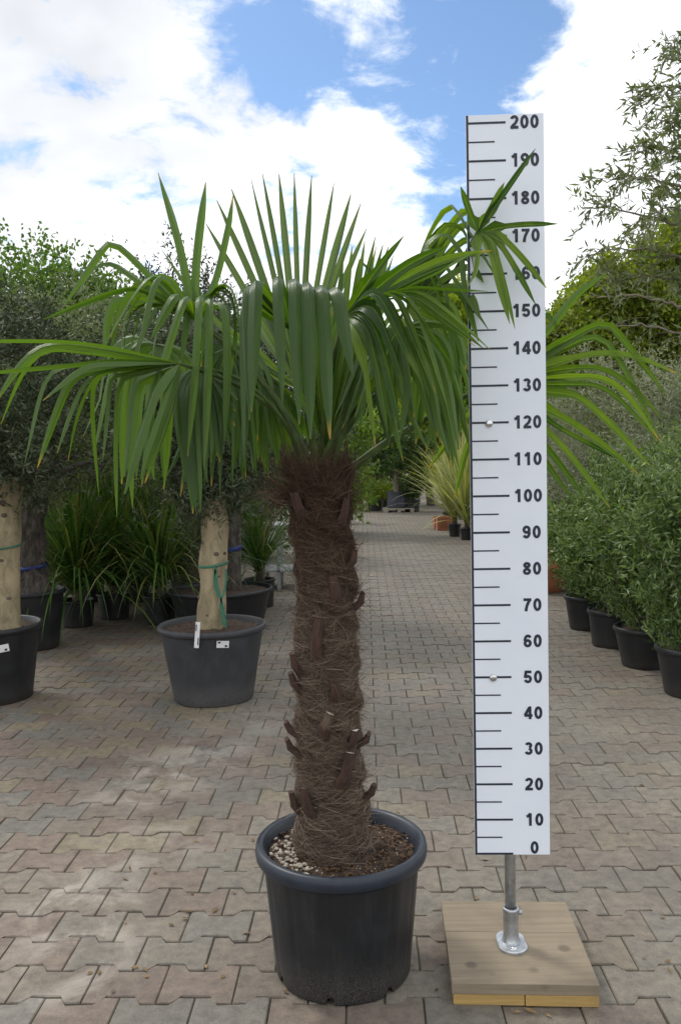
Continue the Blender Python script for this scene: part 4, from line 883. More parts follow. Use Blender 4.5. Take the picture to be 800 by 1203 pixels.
def tree(name, label, cat, base, trunk_h, r, centre, rad, leafm, barkm, seed, clumps=260, twigs=6, per=8, tl=0.3, L=0.06, Wd=0.02, group=None, nb=6, lobes=0.25, shell=0.5, root=None, **kw):
    rng = np.random.default_rng(seed); t = root or thing(name, label, cat, base, group)
    base = np.asarray(base, float); centre = np.asarray(centre, float)
    top = base + (centre - base) * np.array([0.7, 0.7, 0]) + np.array([0, 0, trunk_h])
    pts = [base - [0, 0, 0.02], base * 0.6 + top * 0.4 + np.append(rng.normal(0, 0.05 * trunk_h, 2), 0), top]; pts = resample(chaikin(pts, 3), 12)
    V, F = tube(pts, r * np.linspace(1.15, 0.75, 12), 12, wob=0.04, rng=rng); obj('trunk', V, F, barkm, t)
    (V, F), cc = crown_leaves(rng, centre, rad, clumps, twigs, per, tl, L, Wd, shell, lobes, **kw)
    obj('crown', V, F, leafm, t, smooth=False)
    for i in rng.choice(len(cc), nb, replace=False):
        branch(t, top - [0, 0, 0.03], centre + (cc[i] - centre) * 0.9, r * 0.5, r * 0.08, barkm, rng)
    return t
def shrub(name, label, cat, base, rad, leafm, seed, clumps=160, twigs=5, per=8, tl=0.2, L=0.05, Wd=0.014, group=None, pot=None, stems=5, zc=None, barkm=None, shell=0.35, **kw):
    """base: point where stems leave the soil (or ground); pot: (r0, r1, h, body material)"""
    rng = np.random.default_rng(seed); b = np.asarray(base, float); t = thing(name, label, cat, (b[0], b[1], 0.0), group)
    z0 = 0.0
    if pot:
        make_pot(t, (b[0], b[1], b[2]), pot[0], pot[1], pot[2], pot[3], None, pot[4] if len(pot) > 4 else 0.03, 0.012, 40); z0 = b[2] + pot[2] - 0.035
    zc = zc if zc is not None else z0 + rad[2] * 0.95
    c = np.array([b[0], b[1], zc])
    (V, F), cc = crown_leaves(rng, c, rad, clumps, twigs, per, tl, L, Wd, shell, zmin=z0 + 0.03, **kw)
    if pot:
        fz = np.clip((V[:, 2] - z0) / (rad[2] * 0.75), 0.0, 1.0); fz = 0.40 + 0.60 * fz ** 0.7
        V[:, 0] = b[0] + (V[:, 0] - b[0]) * fz; V[:, 1] = b[1] + (V[:, 1] - b[1]) * fz; V[:, 2] = np.where(V[:, 2] < z0 - 0.02, z0 + rng.random(len(V)) * 0.0 + 0.05, V[:, 2])
    obj('foliage', V, F, leafm, t, smooth=False)
    for i in rng.choice(len(cc), stems, replace=False):
        a = np.array([b[0] + rng.normal(0, 0.025), b[1] + rng.normal(0, 0.025), z0 - 0.02])
        branch(t, a, c + (cc[i] - c) * 0.85, 0.012, 0.004, barkm or M_TWIG, rng, name='stem')
    return t
def strap_plant(name, label, cat, base, n, L, Wd, leafm, seed, group=None, pot=None, spread=0.9, droop=1.0, stem=0.0):
    rng = np.random.default_rng(seed); b = np.asarray(base, float); t = thing(name, label, cat, (b[0], b[1], 0.0), group); z0 = 0.0
    if pot:
        make_pot(t, (b[0], b[1], b[2]), pot[0], pot[1], pot[2], pot[3], None, 0.025, 0.01, 36); z0 = b[2] + pot[2] - 0.035
    if stem:
        V, F = tube([(b[0], b[1], z0 - 0.02), (b[0] + 0.01, b[1], z0 + stem * 0.5), (b[0], b[1] + 0.01, z0 + stem)], [0.05, 0.045, 0.03], 10, wob=0.06, rng=rng); obj('stem', V, F, M_BARK, t)
    K = 9; V, F = [], []
    for i in range(n):
        a = rng.random() * 6.283; el = np.clip(rng.normal(1.0, 0.38), 0.15, 1.5); l = L * rng.uniform(0.6, 1.15)
        p = np.array([b[0], b[1], z0 + stem * rng.uniform(0.35, 1.0)]) + rng.normal(0, 0.02, 3) * [1, 1, 0.3]; d = np.array([math.cos(a) * math.cos(el) * spread, math.sin(a) * math.cos(el) * spread, math.sin(el)]); d = nrm(d)
        side = nrm(np.cross(d, [0, 0, 1.0])); w = Wd * rng.uniform(0.7, 1.2); g_ = droop * rng.uniform(0.5, 1.5)
        o = len(V)
        for k in range(K):
            s = k / (K - 1); hw = w / 2 * (0.7 + 0.6 * s if s < 0.4 else max(0.04, 0.94 * (1 - ((s - 0.4) / 0.6) ** 1.7)))
            q = p.copy(); q[2] = max(q[2], 0.012)
            V += [q - side * hw, q + side * hw]
            d = nrm(d + np.array([0, 0, -1.0]) * g_ * (0.06 + 0.30 * s)); p = p + d * l / (K - 1)
        F += [(o + 2 * k, o + 2 * k + 1, o + 2 * k + 3, o + 2 * k + 2) for k in range(K - 1)]
    obj('leaves', V, np.array(F), leafm, t, smooth=True)
    return t
def gnd(px, py): q = G(px, py); return np.array([q[0], q[1], 0.0])

# ---- left: olive trees in tubs
def olive_standard(label, front_px, r0px, r1px, rim_y, trunk_px, trunk_mat, seed, crown_c, crown_r, pot_m=M_POT_GREY, tie=None, clumps=330, leafm=None, gnarl=0.0, tr=0.09):
    f = G(*front_px); r0 = r0px * M_PX(f[1]); Y = f[1] + r0; c = np.array([P(front_px[0], front_px[1], Y)[0], Y, 0.0])
    t = thing('olive_tree', label, 'olive tree', c, 'olive trees in large tubs')
    h = P(front_px[0], rim_y, Y)[2]; r1 = r1px * M_PX(Y); make_pot(t, c, r0, r1, h, pot_m, None, 0.034, 0.018, 72, soil_drop=0.03)
    rng = np.random.default_rng(seed)
    pts = np.array([P(x, y, Y) for (x, y, w) in trunk_px]); pts[0][2] = h - 0.07; rad = np.array([w * M_PX(Y) for (x, y, w) in trunk_px])
    m_ = 26; s = np.linspace(0, 1, m_); pp = resample(chaikin(pts, 2), m_); rr = np.interp(s, np.linspace(0, 1, len(rad)), rad)
    V, F = tube(pp, rr, 22); 
    if gnarl: 
        V = V.reshape(m_, 22, 3); 
        for i in range(m_):
            for j in range(22):
                a = 2 * math.pi * j / 22; V[i, j] += (V[i, j] - pp[i]) * gnarl * (math.sin(3 * a + i * 0.5) * 0.5 + math.sin(7 * a - i * 0.8) * 0.35 + rng.normal(0, 0.15))
        V = V.reshape(-1, 3)
    else:
        V = V.reshape(m_, 22, 3); ph = rng.random(6) * 6.3
        for i in range(m_):
            for j in range(22):
                a = 2 * math.pi * j / 22; V[i, j] += (V[i, j] - pp[i]) * (0.05 * math.sin(2 * a + i * 0.35 + ph[0]) + 0.05 * math.sin(i * 0.8 + ph[1]) + 0.035 * math.sin(3 * a - i * 0.6 + ph[2]) + (0.16 if i < 2 else 0.0))
        V = V.reshape(-1, 3)
    tk = obj('trunk', V, F, trunk_mat, t)
    if not gnarl:
        # knots and pruning scars
        for _ in range(9):
            i = rng.integers(3, m_ - 4); a = rng.uniform(math.pi, 2 * math.pi); q = pp[i] + np.array([math.cos(a), math.sin(a), 0]) * rr[i] * 0.97
            sz = rng.uniform(0.008, 0.016); Vk, Fk = lathe((0, 0, 0), [(0.001, 0.5), (0.6, 0.4), (1.0, 0.0), (1.15, -0.3)], 10)
            out = np.array([math.cos(a), math.sin(a), 0]); tg = np.array([-math.sin(a), math.cos(a), 0])
            Vk = q + sz * (Vk[:, :1] * tg * 1.3 + Vk[:, 1:2] * np.array([0, 0, 1.0]) + Vk[:, 2:] * out * 0.8); obj('knot', Vk, Fk, M_BARK, tk)
    cc_ = P(crown_c[0], crown_c[1], Y + crown_c[2]); 
    (V, F), cl = crown_leaves(rng, cc_, crown_r, clumps, 6, 11, 0.20, 0.05, 0.0115, 0.35, 0.3)
    (V2, F2), _c = crown_leaves(rng, pp[-1] + np.array([0.02, -0.06, 0.10]), (0.36, 0.34, 0.17), 60, 6, 10, 0.17, 0.05, 0.0115, 0.2, 0.2, droop=0.6)
    V, F = np.concatenate([V, V2]), np.concatenate([F, F2 + len(V)])
    obj('crown', V, F, leafm or L_OLIVE_DK, t, smooth=False)
    for i in rng.choice(len(cl), 8, replace=False): branch(t, pp[-1] - [0, 0, 0.04], cc_ + (cl[i] - cc_) * 0.9, rr[-1] * 0.42, 0.008, M_BARK_DARK, rng)
    return t, c, h, r1, pp, rr, tk
def band(parent, pp, rr, py, Y, mt, hgt=0.012, name='tie', grow=1.09):
    z = P(0, py, Y)[2]; i = int(np.argmin(abs(pp[:, 2] - z))); c = pp[i]; r = rr[i] * grow
    V, F = lathe((c[0], c[1], c[2]), [(r * 0.98, -hgt), (r + 0.003, -hgt * 0.8), (r + 0.003, hgt * 0.8), (r * 0.98, hgt)], 24, lambda r_, z_, a, i_: (r_, z_ + 0.012 * math.sin(a + 1)))
    return obj(name, V, F, mt, parent)

o1, c1, h1, r1_, pp1, rr1, tk1 = olive_standard('olive tree with smooth pale trunk tied with green tape in a grey tub', (252, 832), 49, 63.5, 732, [(248, 742, 17), (250, 690, 16.5), (252, 640, 15.5), (253, 585, 15)], M_BARK_PALE, 21, (248, 480, 0.1), (0.62, 0.6, 0.66), clumps=420)
b1 = band(tk1, pp1, rr1, 665, c1[1], M_TAPE, 0.008)
def tape_tails():
    rng = np.random.default_rng(2); lst = []
    for pts in ([(252, 666), (256, 690), (263, 715), (266, 738)], [(266, 668), (265, 695), (258, 706), (263, 735)], [(254, 668), (251, 680), (257, 702)]):
        q = np.array([P(x, y, c1[1] - rr1[8] - 0.012) for x, y in pts]); q = resample(chaikin(q, 2), 10)
        w = np.array([0.006, 0, 0.001]); V = np.concatenate([q - w, q + w]); F = [(i, i + 1, 11 + i, 10 + i) for i in range(9)]; lst.append((V, F))
    V, F = merge(lst); obj('tie_tails', V, F, M_TAPE, tk1)
tape_tails()
yf = c1[1] - r1_
tag_card(o1, P(232, 746, yf - 0.010), 5.5, 31, -0.09)
def on_wall(c, r0, r1, h, px, py):
    for Y in np.arange(c[1] - r1 - 0.05, c[1], 0.001):        # first point of the sight line on the tapering wall
        q = P(px, py, Y); r = r0 + (r1 - 0.018 - r0) * min(1, q[2] / (h - 0.034))
        if (q[0] - c[0]) ** 2 + (Y - c[1]) ** 2 <= r * r: break
    return P(px, py, Y - 0.008), (q[0] - c[0]) / (c[1] - Y)
_p, _m = on_wall(c1, 49 * M_PX(c1[1] - 0.2), r1_, h1, 262, 757); tag_card(o1, _p, 14, 8.5, -0.09, 0.13, _m)
o2, c2, h2, r2_, pp2, rr2, tk2 = olive_standard('olive tree with smooth pale banded trunk in a black tub bearing one white label', (-8, 832), 48, 60, 732, [(8, 742, 15), (9, 700, 14), (9, 640, 16), (8, 560, 17)], M_BARK_PALE, 22, (-20, 450, 0.1), (0.8, 0.75, 0.7), M_POT_DARK, clumps=460)
band(tk2, pp2, rr2, 642, c2[1], M_TAPE, 0.006)
_p, _m = on_wall(c2, 48 * M_PX(c2[1] - 0.2), r2_, h2, 3, 762); tag_card(o2, _p, 13, 9, 0.1, 0.13, _m)
o3, c3, h3, r3_, pp3, rr3, tk3 = olive_standard('old olive with gnarled grey trunk and a blue strap in a black tub', (36, 767), 36, 43, 692, [(40, 698, 24), (36, 672, 15), (35, 620, 17), (37, 570, 16)], M_BARK_DARK, 23, (70, 455, 0.2), (0.95, 0.85, 0.82), M_POT_DARK, gnarl=0.34, leafm=L_OLIVE, clumps=520)
band(tk3, pp3, rr3, 668, c3[1], M_STRAP_BLUE, 0.014, 'strap', 1.2)
o4, c4, h4, r4_, pp4, rr4, tk4 = olive_standard('olive with thin dark trunk in a wide black tub behind the taped tree', (261, 748), 50, 61, 690, [(277, 695, 8), (275, 650, 8), (274, 600, 9), (276, 560, 9)], M_BARK_DARK, 24, (290, 455, 0.3), (0.75, 0.7, 0.8), M_POT_DARK, gnarl=0.1)
band(tk4, pp4, rr4, 650, c4[1], M_STRAP_BLUE, 0.02, 'strap', 1.1)

# ---- left: strap-leaved plants in black pots
SG = 'strap-leaved plants in black pots'
for i, (px, py, n, L, lab, pt) in enumerate((
        (92, 735, 420, 1.45, 'dark strap-leaved plant beside the gnarled olive with leaves trailing to the paving', (0.13, 0.16, 0.24)),
        (135, 726, 420, 1.45, 'dense dark strap-leaved plant in the middle of the strappy clumps', (0.13, 0.16, 0.24)),
        (190, 732, 300, 1.3, 'strap-leaved plant in a small black pot left of the grey tub', (0.12, 0.15, 0.26)),
        (158, 706, 420, 1.75, 'tall strap-leaved plant behind the dark strappy clumps with yellowish leaves', (0.15, 0.18, 0.28)),
        (105, 706, 420, 1.7, 'tall dark strap-leaved plant standing behind the trailing one', (0.15, 0.18, 0.28)),
        (220, 700, 360, 1.6, 'light green strap-leaved plant behind the pale taped trunk', (0.15, 0.18, 0.28)),
        (306, 712, 190, 1.15, 'striped strap-leaved plant drooping over the edge of the wide black tub', (0.13, 0.16, 0.28)))):
    strap_plant('strap_plant', lab, 'plant', gnd(px, py), n, L, 0.019, L_STRAP, 60 + i, SG, pt + (M_POT_DARK,), spread=1.05, droop=0.85, stem=0.2)

# ---- left background trees
TG = 'trees beyond the nursery beds'
def far_tree(label, px, crown_y, Y, radpx, leafm, seed, clumps=300, L=0.14, Wd=0.07, twigs=6, per=8, tl=0.6, name='tree', bark=M_BARK, lobes=0.3, shell=0.45):
    c = P(px, crown_y, Y); rad = np.array([radpx[0] * M_PX(Y), radpx[0] * M_PX(Y) * 0.85, radpx[1] * M_PX(Y)])
    b = np.array([c[0], Y, 0.0]); return tree(name, label, 'tree', b, max(0.5, c[2] - rad[2] * 0.6), 0.03 + 0.035 * c[2], c, rad, leafm, bark, seed, clumps, twigs, per, tl, L, Wd, TG, lobes=lobes, shell=shell)
far_tree('bright green broadleaf tree rising above the grey olive crowns', 40, 395, 17.0, (75, 82), L_OAK, 31, 330, 0.10, 0.065, 6, 9, 0.75, lobes=0.45)
far_tree('small broadleaf treetop beside the bright green tree', 112, 400, 18.0, (38, 82), L_OAK, 32, 200, 0.10, 0.065, 6, 9, 0.7)
far_tree('grey-leaved olive crown in front of the broadleaf tree', 50, 440, 9.0, (110, 78), L_OLIVE, 33, 420, 0.06, 0.016, 7, 9, 0.3)
far_tree('loose olive crown behind the palm fronds', 215, 420, 8.5, (80, 92), L_OLIVE_DK, 34, 330, 0.06, 0.016, 7, 9, 0.32)
far_tree('dark evergreen standing behind the strappy plants', 150, 560, 11.0, (120, 80), L_DARK, 35, 420, 0.09, 0.04, 6, 8, 0.4)
far_tree('dark evergreen at the left edge behind the gnarled olive', -10, 560, 11.5, (120, 90), L_DARK, 36, 380, 0.09, 0.04, 6, 8, 0.4)
far_tree('dark evergreen behind the palm trunk', 285, 560, 13.0, (80, 80), L_DARK, 37, 380, 0.09, 0.04, 6, 8, 0.4)
far_tree('shaded green tree between the palm and the path', 378, 535, 17.0, (58, 75), L_GREEN, 38, 320, 0.11, 0.05, 6, 8, 0.45)

# ---- the end of the path
def pallet(c, w, d):
    t = thing('pallet', 'weathered wooden pallet carrying the slate pot at the end of the path', 'pallet', (c[0], c[1], 0.0))
    for k in range(3):
        x = c[0] + (k - 1) * (w / 2 - 0.06)
        V, F = box(x - 0.055, x + 0.055, c[1] - d / 2, c[1] + d / 2, 0.0, 0.09, 0.003); obj('block', V, F, M_PALLET, t, smooth=False)
    for k in range(5):
        y = c[1] - d / 2 + 0.06 + k * (d - 0.12) / 4
        V, F = box(c[0] - w / 2, c[0] + w / 2, y - 0.055, y + 0.055, 0.092, 0.118, 0.002); obj('plank', V, F, M_PALLET, t, smooth=False)
pq = G(469, 602); pcx = np.array([pq[0], pq[1] + 0.4, 0.0]); pallet(pcx, 0.86, 0.8)
def potted_tree():
    Y = pcx[1]; c = np.array([P(467, 590, Y)[0], Y, 0.119]); r = 13.0 * M_PX(Y); h = P(467, 577, Y)[2] - 0.119
    t = thing('potted_tree', 'dark round-headed tree in a slate blue pot standing on the pallet', 'tree', c)
    make_pot(t, c, r * 0.95, r, h, M_POT_BLUE, None, 0.05, 0.012, 40)
    base = c + [0, 0, h - 0.05]; cen = P(465, 530, Y); cen[1] = Y
    tree('', '', '', base, 0.55, 0.09, cen, (40 * M_PX(Y), 36 * M_PX(Y), 33 * M_PX(Y)), L_DARK, M_TWIG, 41, 260, 6, 8, 0.3, 0.085, 0.045, root=t)
potted_tree()
SH = 'shrubs at the end of the path'
def far_shrub(label, px, base_y, top_y, wpx, leafm, seed, pot=None, L=0.07, Wd=0.025, clumps=170, tl=0.25, name='shrub'):
    b = gnd(px, base_y); Y = b[1]; z1 = P(px, top_y, Y)[2]; z0 = (pot[2] if pot else 0.0); rz = max(0.15, (z1 - z0) / 2)
    shrub(name, label, 'shrub', b, (wpx / 2 * M_PX(Y), wpx / 2 * M_PX(Y), rz), leafm, seed, clumps, 5, 8, tl, L, Wd, SH, pot, zc=z0 + rz * 0.95)
far_shrub('yellow-green mounded shrub in a black pot left of the pallet', 441, 600, 566, 34, L_LIME, 42, (0.2, 0.25, 0.3, M_POT_DARK), 0.06, 0.025)
far_shrub('small yellow-green shrub in a black pot close behind the mounded one', 452, 596, 572, 26, L_GREEN, 43, (0.2, 0.25, 0.3, M_POT_DARK), 0.06, 0.025)
far_shrub('dark green shrub in a black pot right of the pallet', 484, 601, 560, 30, L_DARK, 44, (0.2, 0.25, 0.34, M_POT_DARK), 0.07, 0.02)
far_shrub('wispy green shrub in a black pot against the palm trunk', 404, 615, 545, 34, L_GREEN, 45, (0.17, 0.2, 0.28, M_POT_DARK), 0.07, 0.012)
far_shrub('yellowish feathery shrub behind the wispy one', 415, 600, 520, 40, L_LIME, 46, None, 0.1, 0.012, 200)
far_shrub('tall yellow-green bamboo-like shrub behind the variegated plants', 522, 592, 470, 60, L_LIME, 47, None, 0.11, 0.02, 300)
far_shrub('light green leafy shrub behind the round-headed tree', 440, 585, 500, 70, L_GREEN, 48, None, 0.12, 0.04, 300)
far_tree('dark tree closing the view above the path', 420, 500, 30.0, (45, 55), L_DARK, 51, 320, 0.2, 0.1, 6, 8, 0.7)
far_tree('yellow-green tree right of the end of the path', 505, 500, 28.0, (45, 52), L_LIME, 52, 300, 0.18, 0.09, 6, 8, 0.6)
far_tree('tall yellow-green tree whose top shows beside the measuring board', 545, 425, 26.0, (48, 85), L_LIME, 53, 380, 0.2, 0.12, 6, 8, 0.7)
far_tree('mid green tree behind the measuring board', 610, 470, 24.0, (60, 80), L_OAK, 54, 320, 0.18, 0.1, 6, 8, 0.7)
far_tree('green tree far behind the dark potted tree', 468, 510, 36.0, (40, 42), L_OAK, 55, 300, 0.22, 0.12, 6, 8, 0.7)

# ---- variegated spiky plants on the right of the path
VG = 'variegated spiky plants beside the path'
for i, (px, py, n, L, lab, pt) in enumerate((
        (548, 634, 80, 0.95, 'cream-striped spiky plant in a black pot, foremost of the variegated row', (0.1, 0.13, 0.22)),
        (534, 630, 80, 0.95, 'cream-striped spiky plant next to the brick-red planter', (0.1, 0.13, 0.24)),
        (560, 622, 90, 1.25, 'tall cream-striped spiky plant behind the black pots', (0.14, 0.17, 0.3)),
        (528, 616, 80, 1.15, 'cream-striped spiky plant rising behind the brick-red planter', (0.14, 0.17, 0.3)),
        (545, 610, 90, 1.35, 'tallest cream-striped spiky plant at the back of the row', (0.14, 0.17, 0.32)))):
    strap_plant('spiky_plant', lab, 'plant', gnd(px, py), int(n * 1.5), L * 1.5, 0.045, L_VARIEG, 80 + i, VG, pt + (M_POT_DARK,), spread=0.8, droop=0.45, stem=0.25)
def planter():
    a = gnd(510, 622); b = gnd(527, 630); 
    t = thing('planter', 'brick-red square planter box at the foot of the variegated plants', 'planter', (a[0] + 0.1, a[1] + 0.1, 0))
    w, h = 0.3, 0.26; x0, y0 = a[0], a[1] - 0.55
    for k in range(2):
        cx, cy = x0 + 0.17 + k * 0.02, y0 + 0.75 - k * 0.36
        for (u0, u1, v0, v1) in ((-.16, .16, -.16, -.135), (-.16, .16, .135, .16), (-.16, -.135, -.134, .134), (.135, .16, -.134, .134)):
            V, F = box(cx + u0, cx + u1, cy + v0, cy + v1, 0, h, 0.004); obj('side_panel', V, F, M_TERRA2, t, smooth=False)
        V, F = box(cx - .134, cx + .134, cy - .134, cy + .134, 0.02, h - 0.04); obj('soil', V, F, M_SOIL, t, smooth=False)
planter()

# ---- right: row of olive bushes in black pots
BG_ = 'olive bushes in the row of black pots'
for i, (cx, fy, r0px, r1px, rimy, topy, wid, lab) in enumerate((
        (815, 824, 35, 45, 758, 525, 150, 'leafy olive bush at the end of the potted row furthest from the terracotta bowl'),
        (758, 788, 28, 37, 735, 540, 140, 'dense olive bush in a black pot, second from the row end furthest from the bowl'),
        (720, 763, 25, 30, 715, 548, 120, 'olive bush in a black pot, second from the terracotta bowl'),
        (688, 742, 19, 25.5, 699, 580, 70, 'smallest olive bush of the potted row with a bare twig, next to the terracotta bowl'),
        )):
    f = G(cx, fy); r0 = r0px * M_PX(f[1]); Y = f[1] + r0; b = np.array([P(cx, fy, Y)[0], Y, 0.0]); h = P(cx, rimy, Y)[2]; r1 = r1px * M_PX(Y)
    zt = P(cx, topy, Y)[2]; rz = (zt - h) / 2
    shrub('olive_bush', lab, 'bush', b, (wid / 2 * M_PX(Y), wid / 2 * M_PX(Y) * 0.85, rz), L_BUSH, 90 + i, 330, 6, 9, 0.2, 0.052, 0.014, BG_, (r0, r1, h, M_POT_DARK, 0.035), 7, zc=h + rz * 0.92, shell=0.3)
SGB = 'bushes behind the potted row'
for i, (cx, base_y, topy, wid, leafm, lab) in enumerate((
        (835, 760, 470, 170, L_BUSH, 'tall dense green olive bush behind the end of the potted row'),
        (775, 730, 530, 130, L_BUSH, 'green olive bush standing behind the middle pots of the row'),
        (716, 708, 548, 80, L_BUSH, 'low dense green bush behind the pots nearest the terracotta bowl'),
        (664, 680, 588, 48, L_DARK, 'small dark green bush just behind the terracotta bowl'),
        (800, 705, 405, 150, L_SAGE, 'large silver-grey leaved bush with bare twigs below the clipped hedge'),
        (705, 690, 415, 140, L_SAGE, 'silver-grey leaved bush behind the spread palm frond'),
        (640, 670, 470, 100, L_SAGE, 'silver-grey bush partly hidden by the measuring board'))):
    b = gnd(cx, base_y); Y = b[1]; zt = P(cx, topy, Y)[2]; rz = zt / 2
    sg_ = leafm is L_SAGE
    shrub('bush', lab, 'bush', b, (wid / 2 * M_PX(Y), wid / 2 * M_PX(Y) * 0.8, rz), leafm, 110 + i, 430 if sg_ else 330, 7, 10, 0.3 if sg_ else 0.22, 0.055, 0.011 if sg_ else 0.015, SGB, None, 9, zc=rz * 0.98, shell=0.35)
# terracotta bowls
def bowl(label, px, base_y, rpx, hpx, seed, z=0.0, Y=None):
    if Y is None: f = G(px, base_y); Y = f[1] + rpx * 0.6 * M_PX(f[1])
    c = np.array([P(px, base_y, Y)[0], Y, z]); r = rpx * M_PX(Y); h = hpx * M_PX(Y); t = thing('bowl', label, 'bowl', c, 'terracotta bowls by the bushes')
    V, F = lathe(c, [(0.0, 0.0), (r * 0.58, 0.0), (r * 0.62, 0.01), (r * 0.82, h * 0.4), (r * 0.93, h * 0.72), (r * 0.94, h * 0.76)], 48); b = obj('body', V, F, M_TERRA, t)
    V, F = lathe(c, [(r * 0.93, h * 0.75), (r, h * 0.77), (r * 1.01, h * 0.8), (r * 1.01, h * 0.97), (r * 0.99, h), (r * 0.93, h), (r * 0.91, h * 0.97), (r * 0.85, h * 0.6), (r * 0.5, h * 0.2), (0, h * 0.18)], 48); obj('rim', V, F, M_TERRA, b)
    return c, h
cb, hb = bowl('wide terracotta bowl with rolled rim at the head of the potted row', 641, 697, 29, 36, 1)
bowl('second terracotta bowl standing behind the wide one', 640, 684, 24, 44, 2)

# ---- right: clipped hedge bank and overhanging olive
def hedge():
    Y = 12.5; t = thing('hedge', 'tall yellow-green clipped hedge sloping up to the right', 'hedge', (P(800, 500, Y)[0], Y, 0.0))
    rng = np.random.default_rng(131)
    # an outline that climbs to the right, thick like a bank
    xs = np.array([600, 640, 680, 720, 760, 800, 840, 900, 1000]); ys = np.array([420, 378, 342, 318, 298, 268, 240, 220, 210])
    n = 60000; px = rng.uniform(600, 1000, n); top = np.interp(px, xs, ys); dep = rng.random(n) ** 1.6 * 2.6; h = np.empty(n)
    B = np.empty((n, 3)); zt = np.array([P(a, b, Y)[2] for a, b in zip(xs, ys)]); wx = np.array([P(a, 500, Y)[0] for a in xs])
    X = np.array([P(600, 500, Y)[0]]) + (px - 600) / 400 * (wx[-1] - wx[0]); Zt = np.interp(X, wx, zt) + 0.16 * np.sin(X * 5.3) + 0.10 * np.sin(X * 11.1 + 2) + 0.06 * np.sin(X * 23.0)
    fr = rng.random(n) < 0.72
    z = np.where(fr, Zt * rng.random(n) ** 0.75, Zt - np.abs(rng.normal(0, 0.09, n)))
    yy = np.where(fr, Y - 0.55 * np.sqrt(np.clip(1 - (z / (Zt + 0.05)) ** 6, 0, 1)) + np.abs(rng.normal(0, 0.16, n)) + 0.12 * np.sin(X * 4 + z * 5), Y + dep)
    B[:, 0] = X + rng.normal(0, 0.04, n); B[:, 1] = yy; B[:, 2] = z + rng.normal(0, 0.05, n)
    d = nrm(rng.standard_normal((n, 3)) * 0.8 + np.array([0, -0.5, -0.1]))
    V, F = leaf_quads(rng, B, d, rng.uniform(0.05, 0.10, n), rng.uniform(0.04, 0.075, n), 0.06); obj('foliage', V, F, L_IVY, t, smooth=False)
    # solid dark core added inside the hedge to block light through the leaves
    V, Fc = [], []
    for i, x in enumerate(np.linspace(wx[0] + .15, wx[-1], 24)):
        zt_ = np.interp(x, wx, zt) - 0.22
        for (y, zz) in ((Y - 0.3, 0.0), (Y - 0.22, zt_ * 0.8), (Y + 0.1, zt_), (Y + 2.2, zt_), (Y + 2.4, 0.0)): V.append((x, y, max(zz, 0) + rng.normal(0, 0.03) * (zz > 0)))
    for i in range(23):
        for j in range(4): Fc.append((i * 5 + j, i * 5 + j + 1, (i + 1) * 5 + j + 1, (i + 1) * 5 + j))
    obj('light_block_core', V, Fc, M_BARK, t)
hedge()
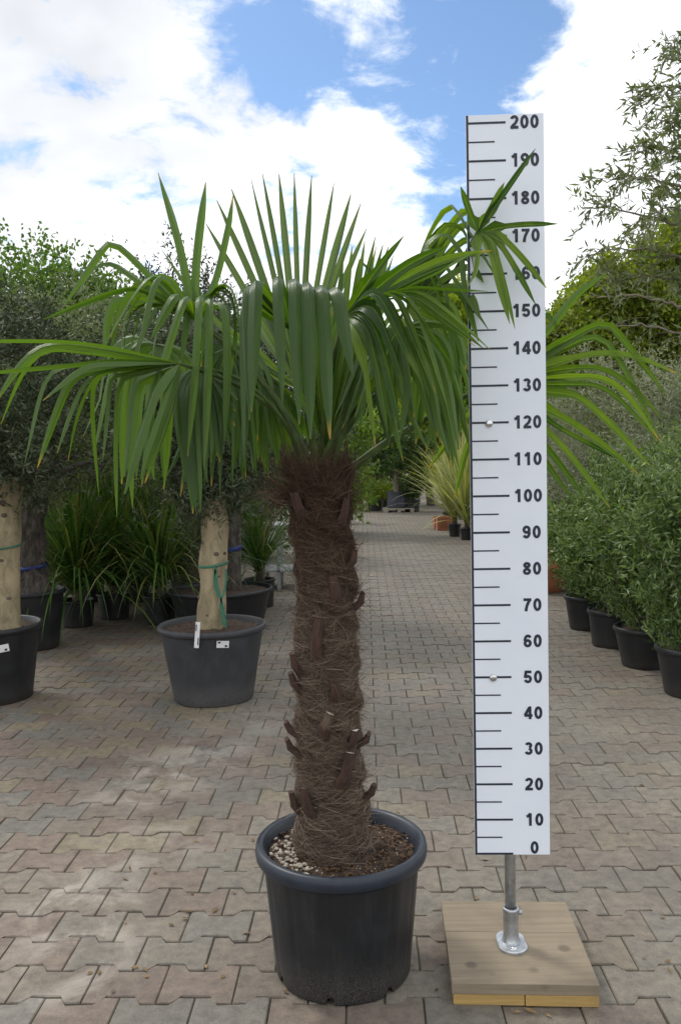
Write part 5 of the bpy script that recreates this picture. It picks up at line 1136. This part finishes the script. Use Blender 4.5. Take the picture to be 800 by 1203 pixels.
def overhang():
    rng = np.random.default_rng(141); Y = 5.0; b = np.array([P(905, 800, Y)[0], Y + 0.1, 0.0])
    t = thing('overhanging_olive', 'loose olive tree whose thin leafy branches hang in from the right', 'olive tree', b)
    V, F = tube(resample(chaikin([b, b + [0.05, 0, 0.8], P(890, 430, Y), P(880, 250, Y), P(870, 40, Y)], 3), 16), np.linspace(0.10, 0.03, 16), 12, wob=0.04, rng=rng); obj('trunk', V, F, M_BARK, t)
    main = [[(885, 330), (800, 300), (730, 290), (690, 300)], [(882, 290), (790, 262), (720, 245), (690, 238)], [(880, 250), (810, 225), (750, 205), (705, 212)], [(878, 180), (820, 190), (770, 170), (740, 185)], [(872, 110), (820, 105), (775, 100), (750, 110)], [(870, 60), (825, 80), (800, 70), (790, 45)],
            [(885, 380), (800, 360), (740, 345), (700, 350)], [(885, 400), (810, 395), (750, 380), (715, 385)], [(880, 230), (830, 200), (790, 150), (775, 140)], [(884, 310), (800, 330), (750, 320), (720, 330)], [(882, 270), (830, 240), (780, 225), (760, 200)], [(880, 200), (840, 150), (810, 130), (795, 120)], [(884, 290), (830, 275), (790, 240), (770, 250)]]
    main += [[(1770 - x, y + 15) for x, y in pl] for pl in main[:6]] + [[(872, 60), (860, 20), (880, -20), (890, -50)], [(870, 50), (900, 10), (930, -10), (950, -40)]]
    Bs, Ds = [], []
    twl = []
    for k, pl in enumerate(main):
        dy = rng.uniform(-0.6, 0.5); q = np.array([P(x, y, Y + dy * i / 3) for i, (x, y) in enumerate(pl)]); q = resample(chaikin(q, 2), 26) + rng.normal(0, 0.006, (26, 3))
        V, F = tube(q, np.linspace(0.013, 0.0025, 26), 6); obj('branch', V, F, M_TWIG, t)
        leafy = 7 <= k < 8 or k == 6
        for i in range(4, 26):
            for _ in range(1 if leafy else 2):
                if rng.random() < 0.25: continue
                d = nrm(nrm(q[min(i + 1, 25)] - q[i - 1]) * 0.7 + rng.standard_normal(3) * 0.7); l = rng.uniform(0.07, 0.24); g_ = rng.uniform(-0.1, 0.6)
                tp = np.array([q[i] + d * l * s - np.array([0, 0, g_ * l * s * s]) for s in np.linspace(0, 1, 5)]); twl.append(tube(tp, np.linspace(0.0018, 0.0008, 5), 4, cap=False))
                m_ = int(l / 0.022) if not leafy else int(l / 0.06)
                for s in np.linspace(0.15, 1, max(2, m_)):
                    for sd in (0, 1):
                        Bs.append(q[i] + d * l * s - np.array([0, 0, g_ * l * s * s])); Ds.append(nrm(d * 0.6 + rng.standard_normal(3) * 0.6))
    V, F = merge(twl); obj('twigs', V, F, M_TWIG, t, kind='stuff')
    n = len(Bs); V, F = leaf_quads(rng, np.array(Bs), np.array(Ds), rng.uniform(0.04, 0.075, n), rng.uniform(0.010, 0.017, n), 0.04); obj('crown', V, F, L_OLIVE, t, smooth=False)
overhang()

# ---- nursery bench glimpsed behind the wide tub
def bench():
    Y = 9.5; x0, x1 = P(303, 620, Y)[0], P(352, 620, Y)[0]; zt = P(320, 617, Y)[2]
    t = thing('nursery_bench', 'low galvanised plant bench half hidden behind the palm trunk', 'bench', ((x0 + x1) / 2, Y, 0))
    V, F = box(x0, x1, Y, Y + 0.6, zt - 0.035, zt, 0.004); obj('top', V, F, M_METAL, t, smooth=False)
    for x in (x0 + 0.05, x0 + 0.22, x1 - 0.05):
        for y in (Y + 0.04, Y + 0.55):
            V, F = box(x - 0.02, x + 0.02, y - 0.02, y + 0.02, 0, zt - 0.036, 0.003); obj('leg', V, F, M_METAL, t, smooth=False)
    V, F = box(x0, x1, Y + 0.02, Y + 0.58, 0.20, 0.225, 0.003); obj('shelf', V, F, M_METAL, t, smooth=False)
bench()

def litter():
    rng = np.random.default_rng(9); lst = []
    for _ in range(150):
        q = G(rng.uniform(20, 790), rng.uniform(650, 1195)); z = rng.uniform(0.0005, 0.003); a = rng.random() * 6.3; l, w = rng.uniform(0.006, 0.02), rng.uniform(0.003, 0.008)
        d = np.array([math.cos(a), math.sin(a), 0]); e = np.array([-math.sin(a), math.cos(a), 0]); q = np.array([q[0], q[1], z])
        lst.append(([q - d * l, q + e * w + [0, 0, 0.003], q + d * l + [0, 0, rng.uniform(0, 0.004)], q - e * w], [(0, 1, 2, 3)]))
    V, F = merge(lst); o = obj('leaf_litter', V, F, simple('dry_leaf', (0.17, 0.11, 0.05), 0.9, var=0.5, scale=3.0), kind='stuff'); tag(o, 'scattered dry leaf scraps lying on the paving', 'leaf litter')
litter()
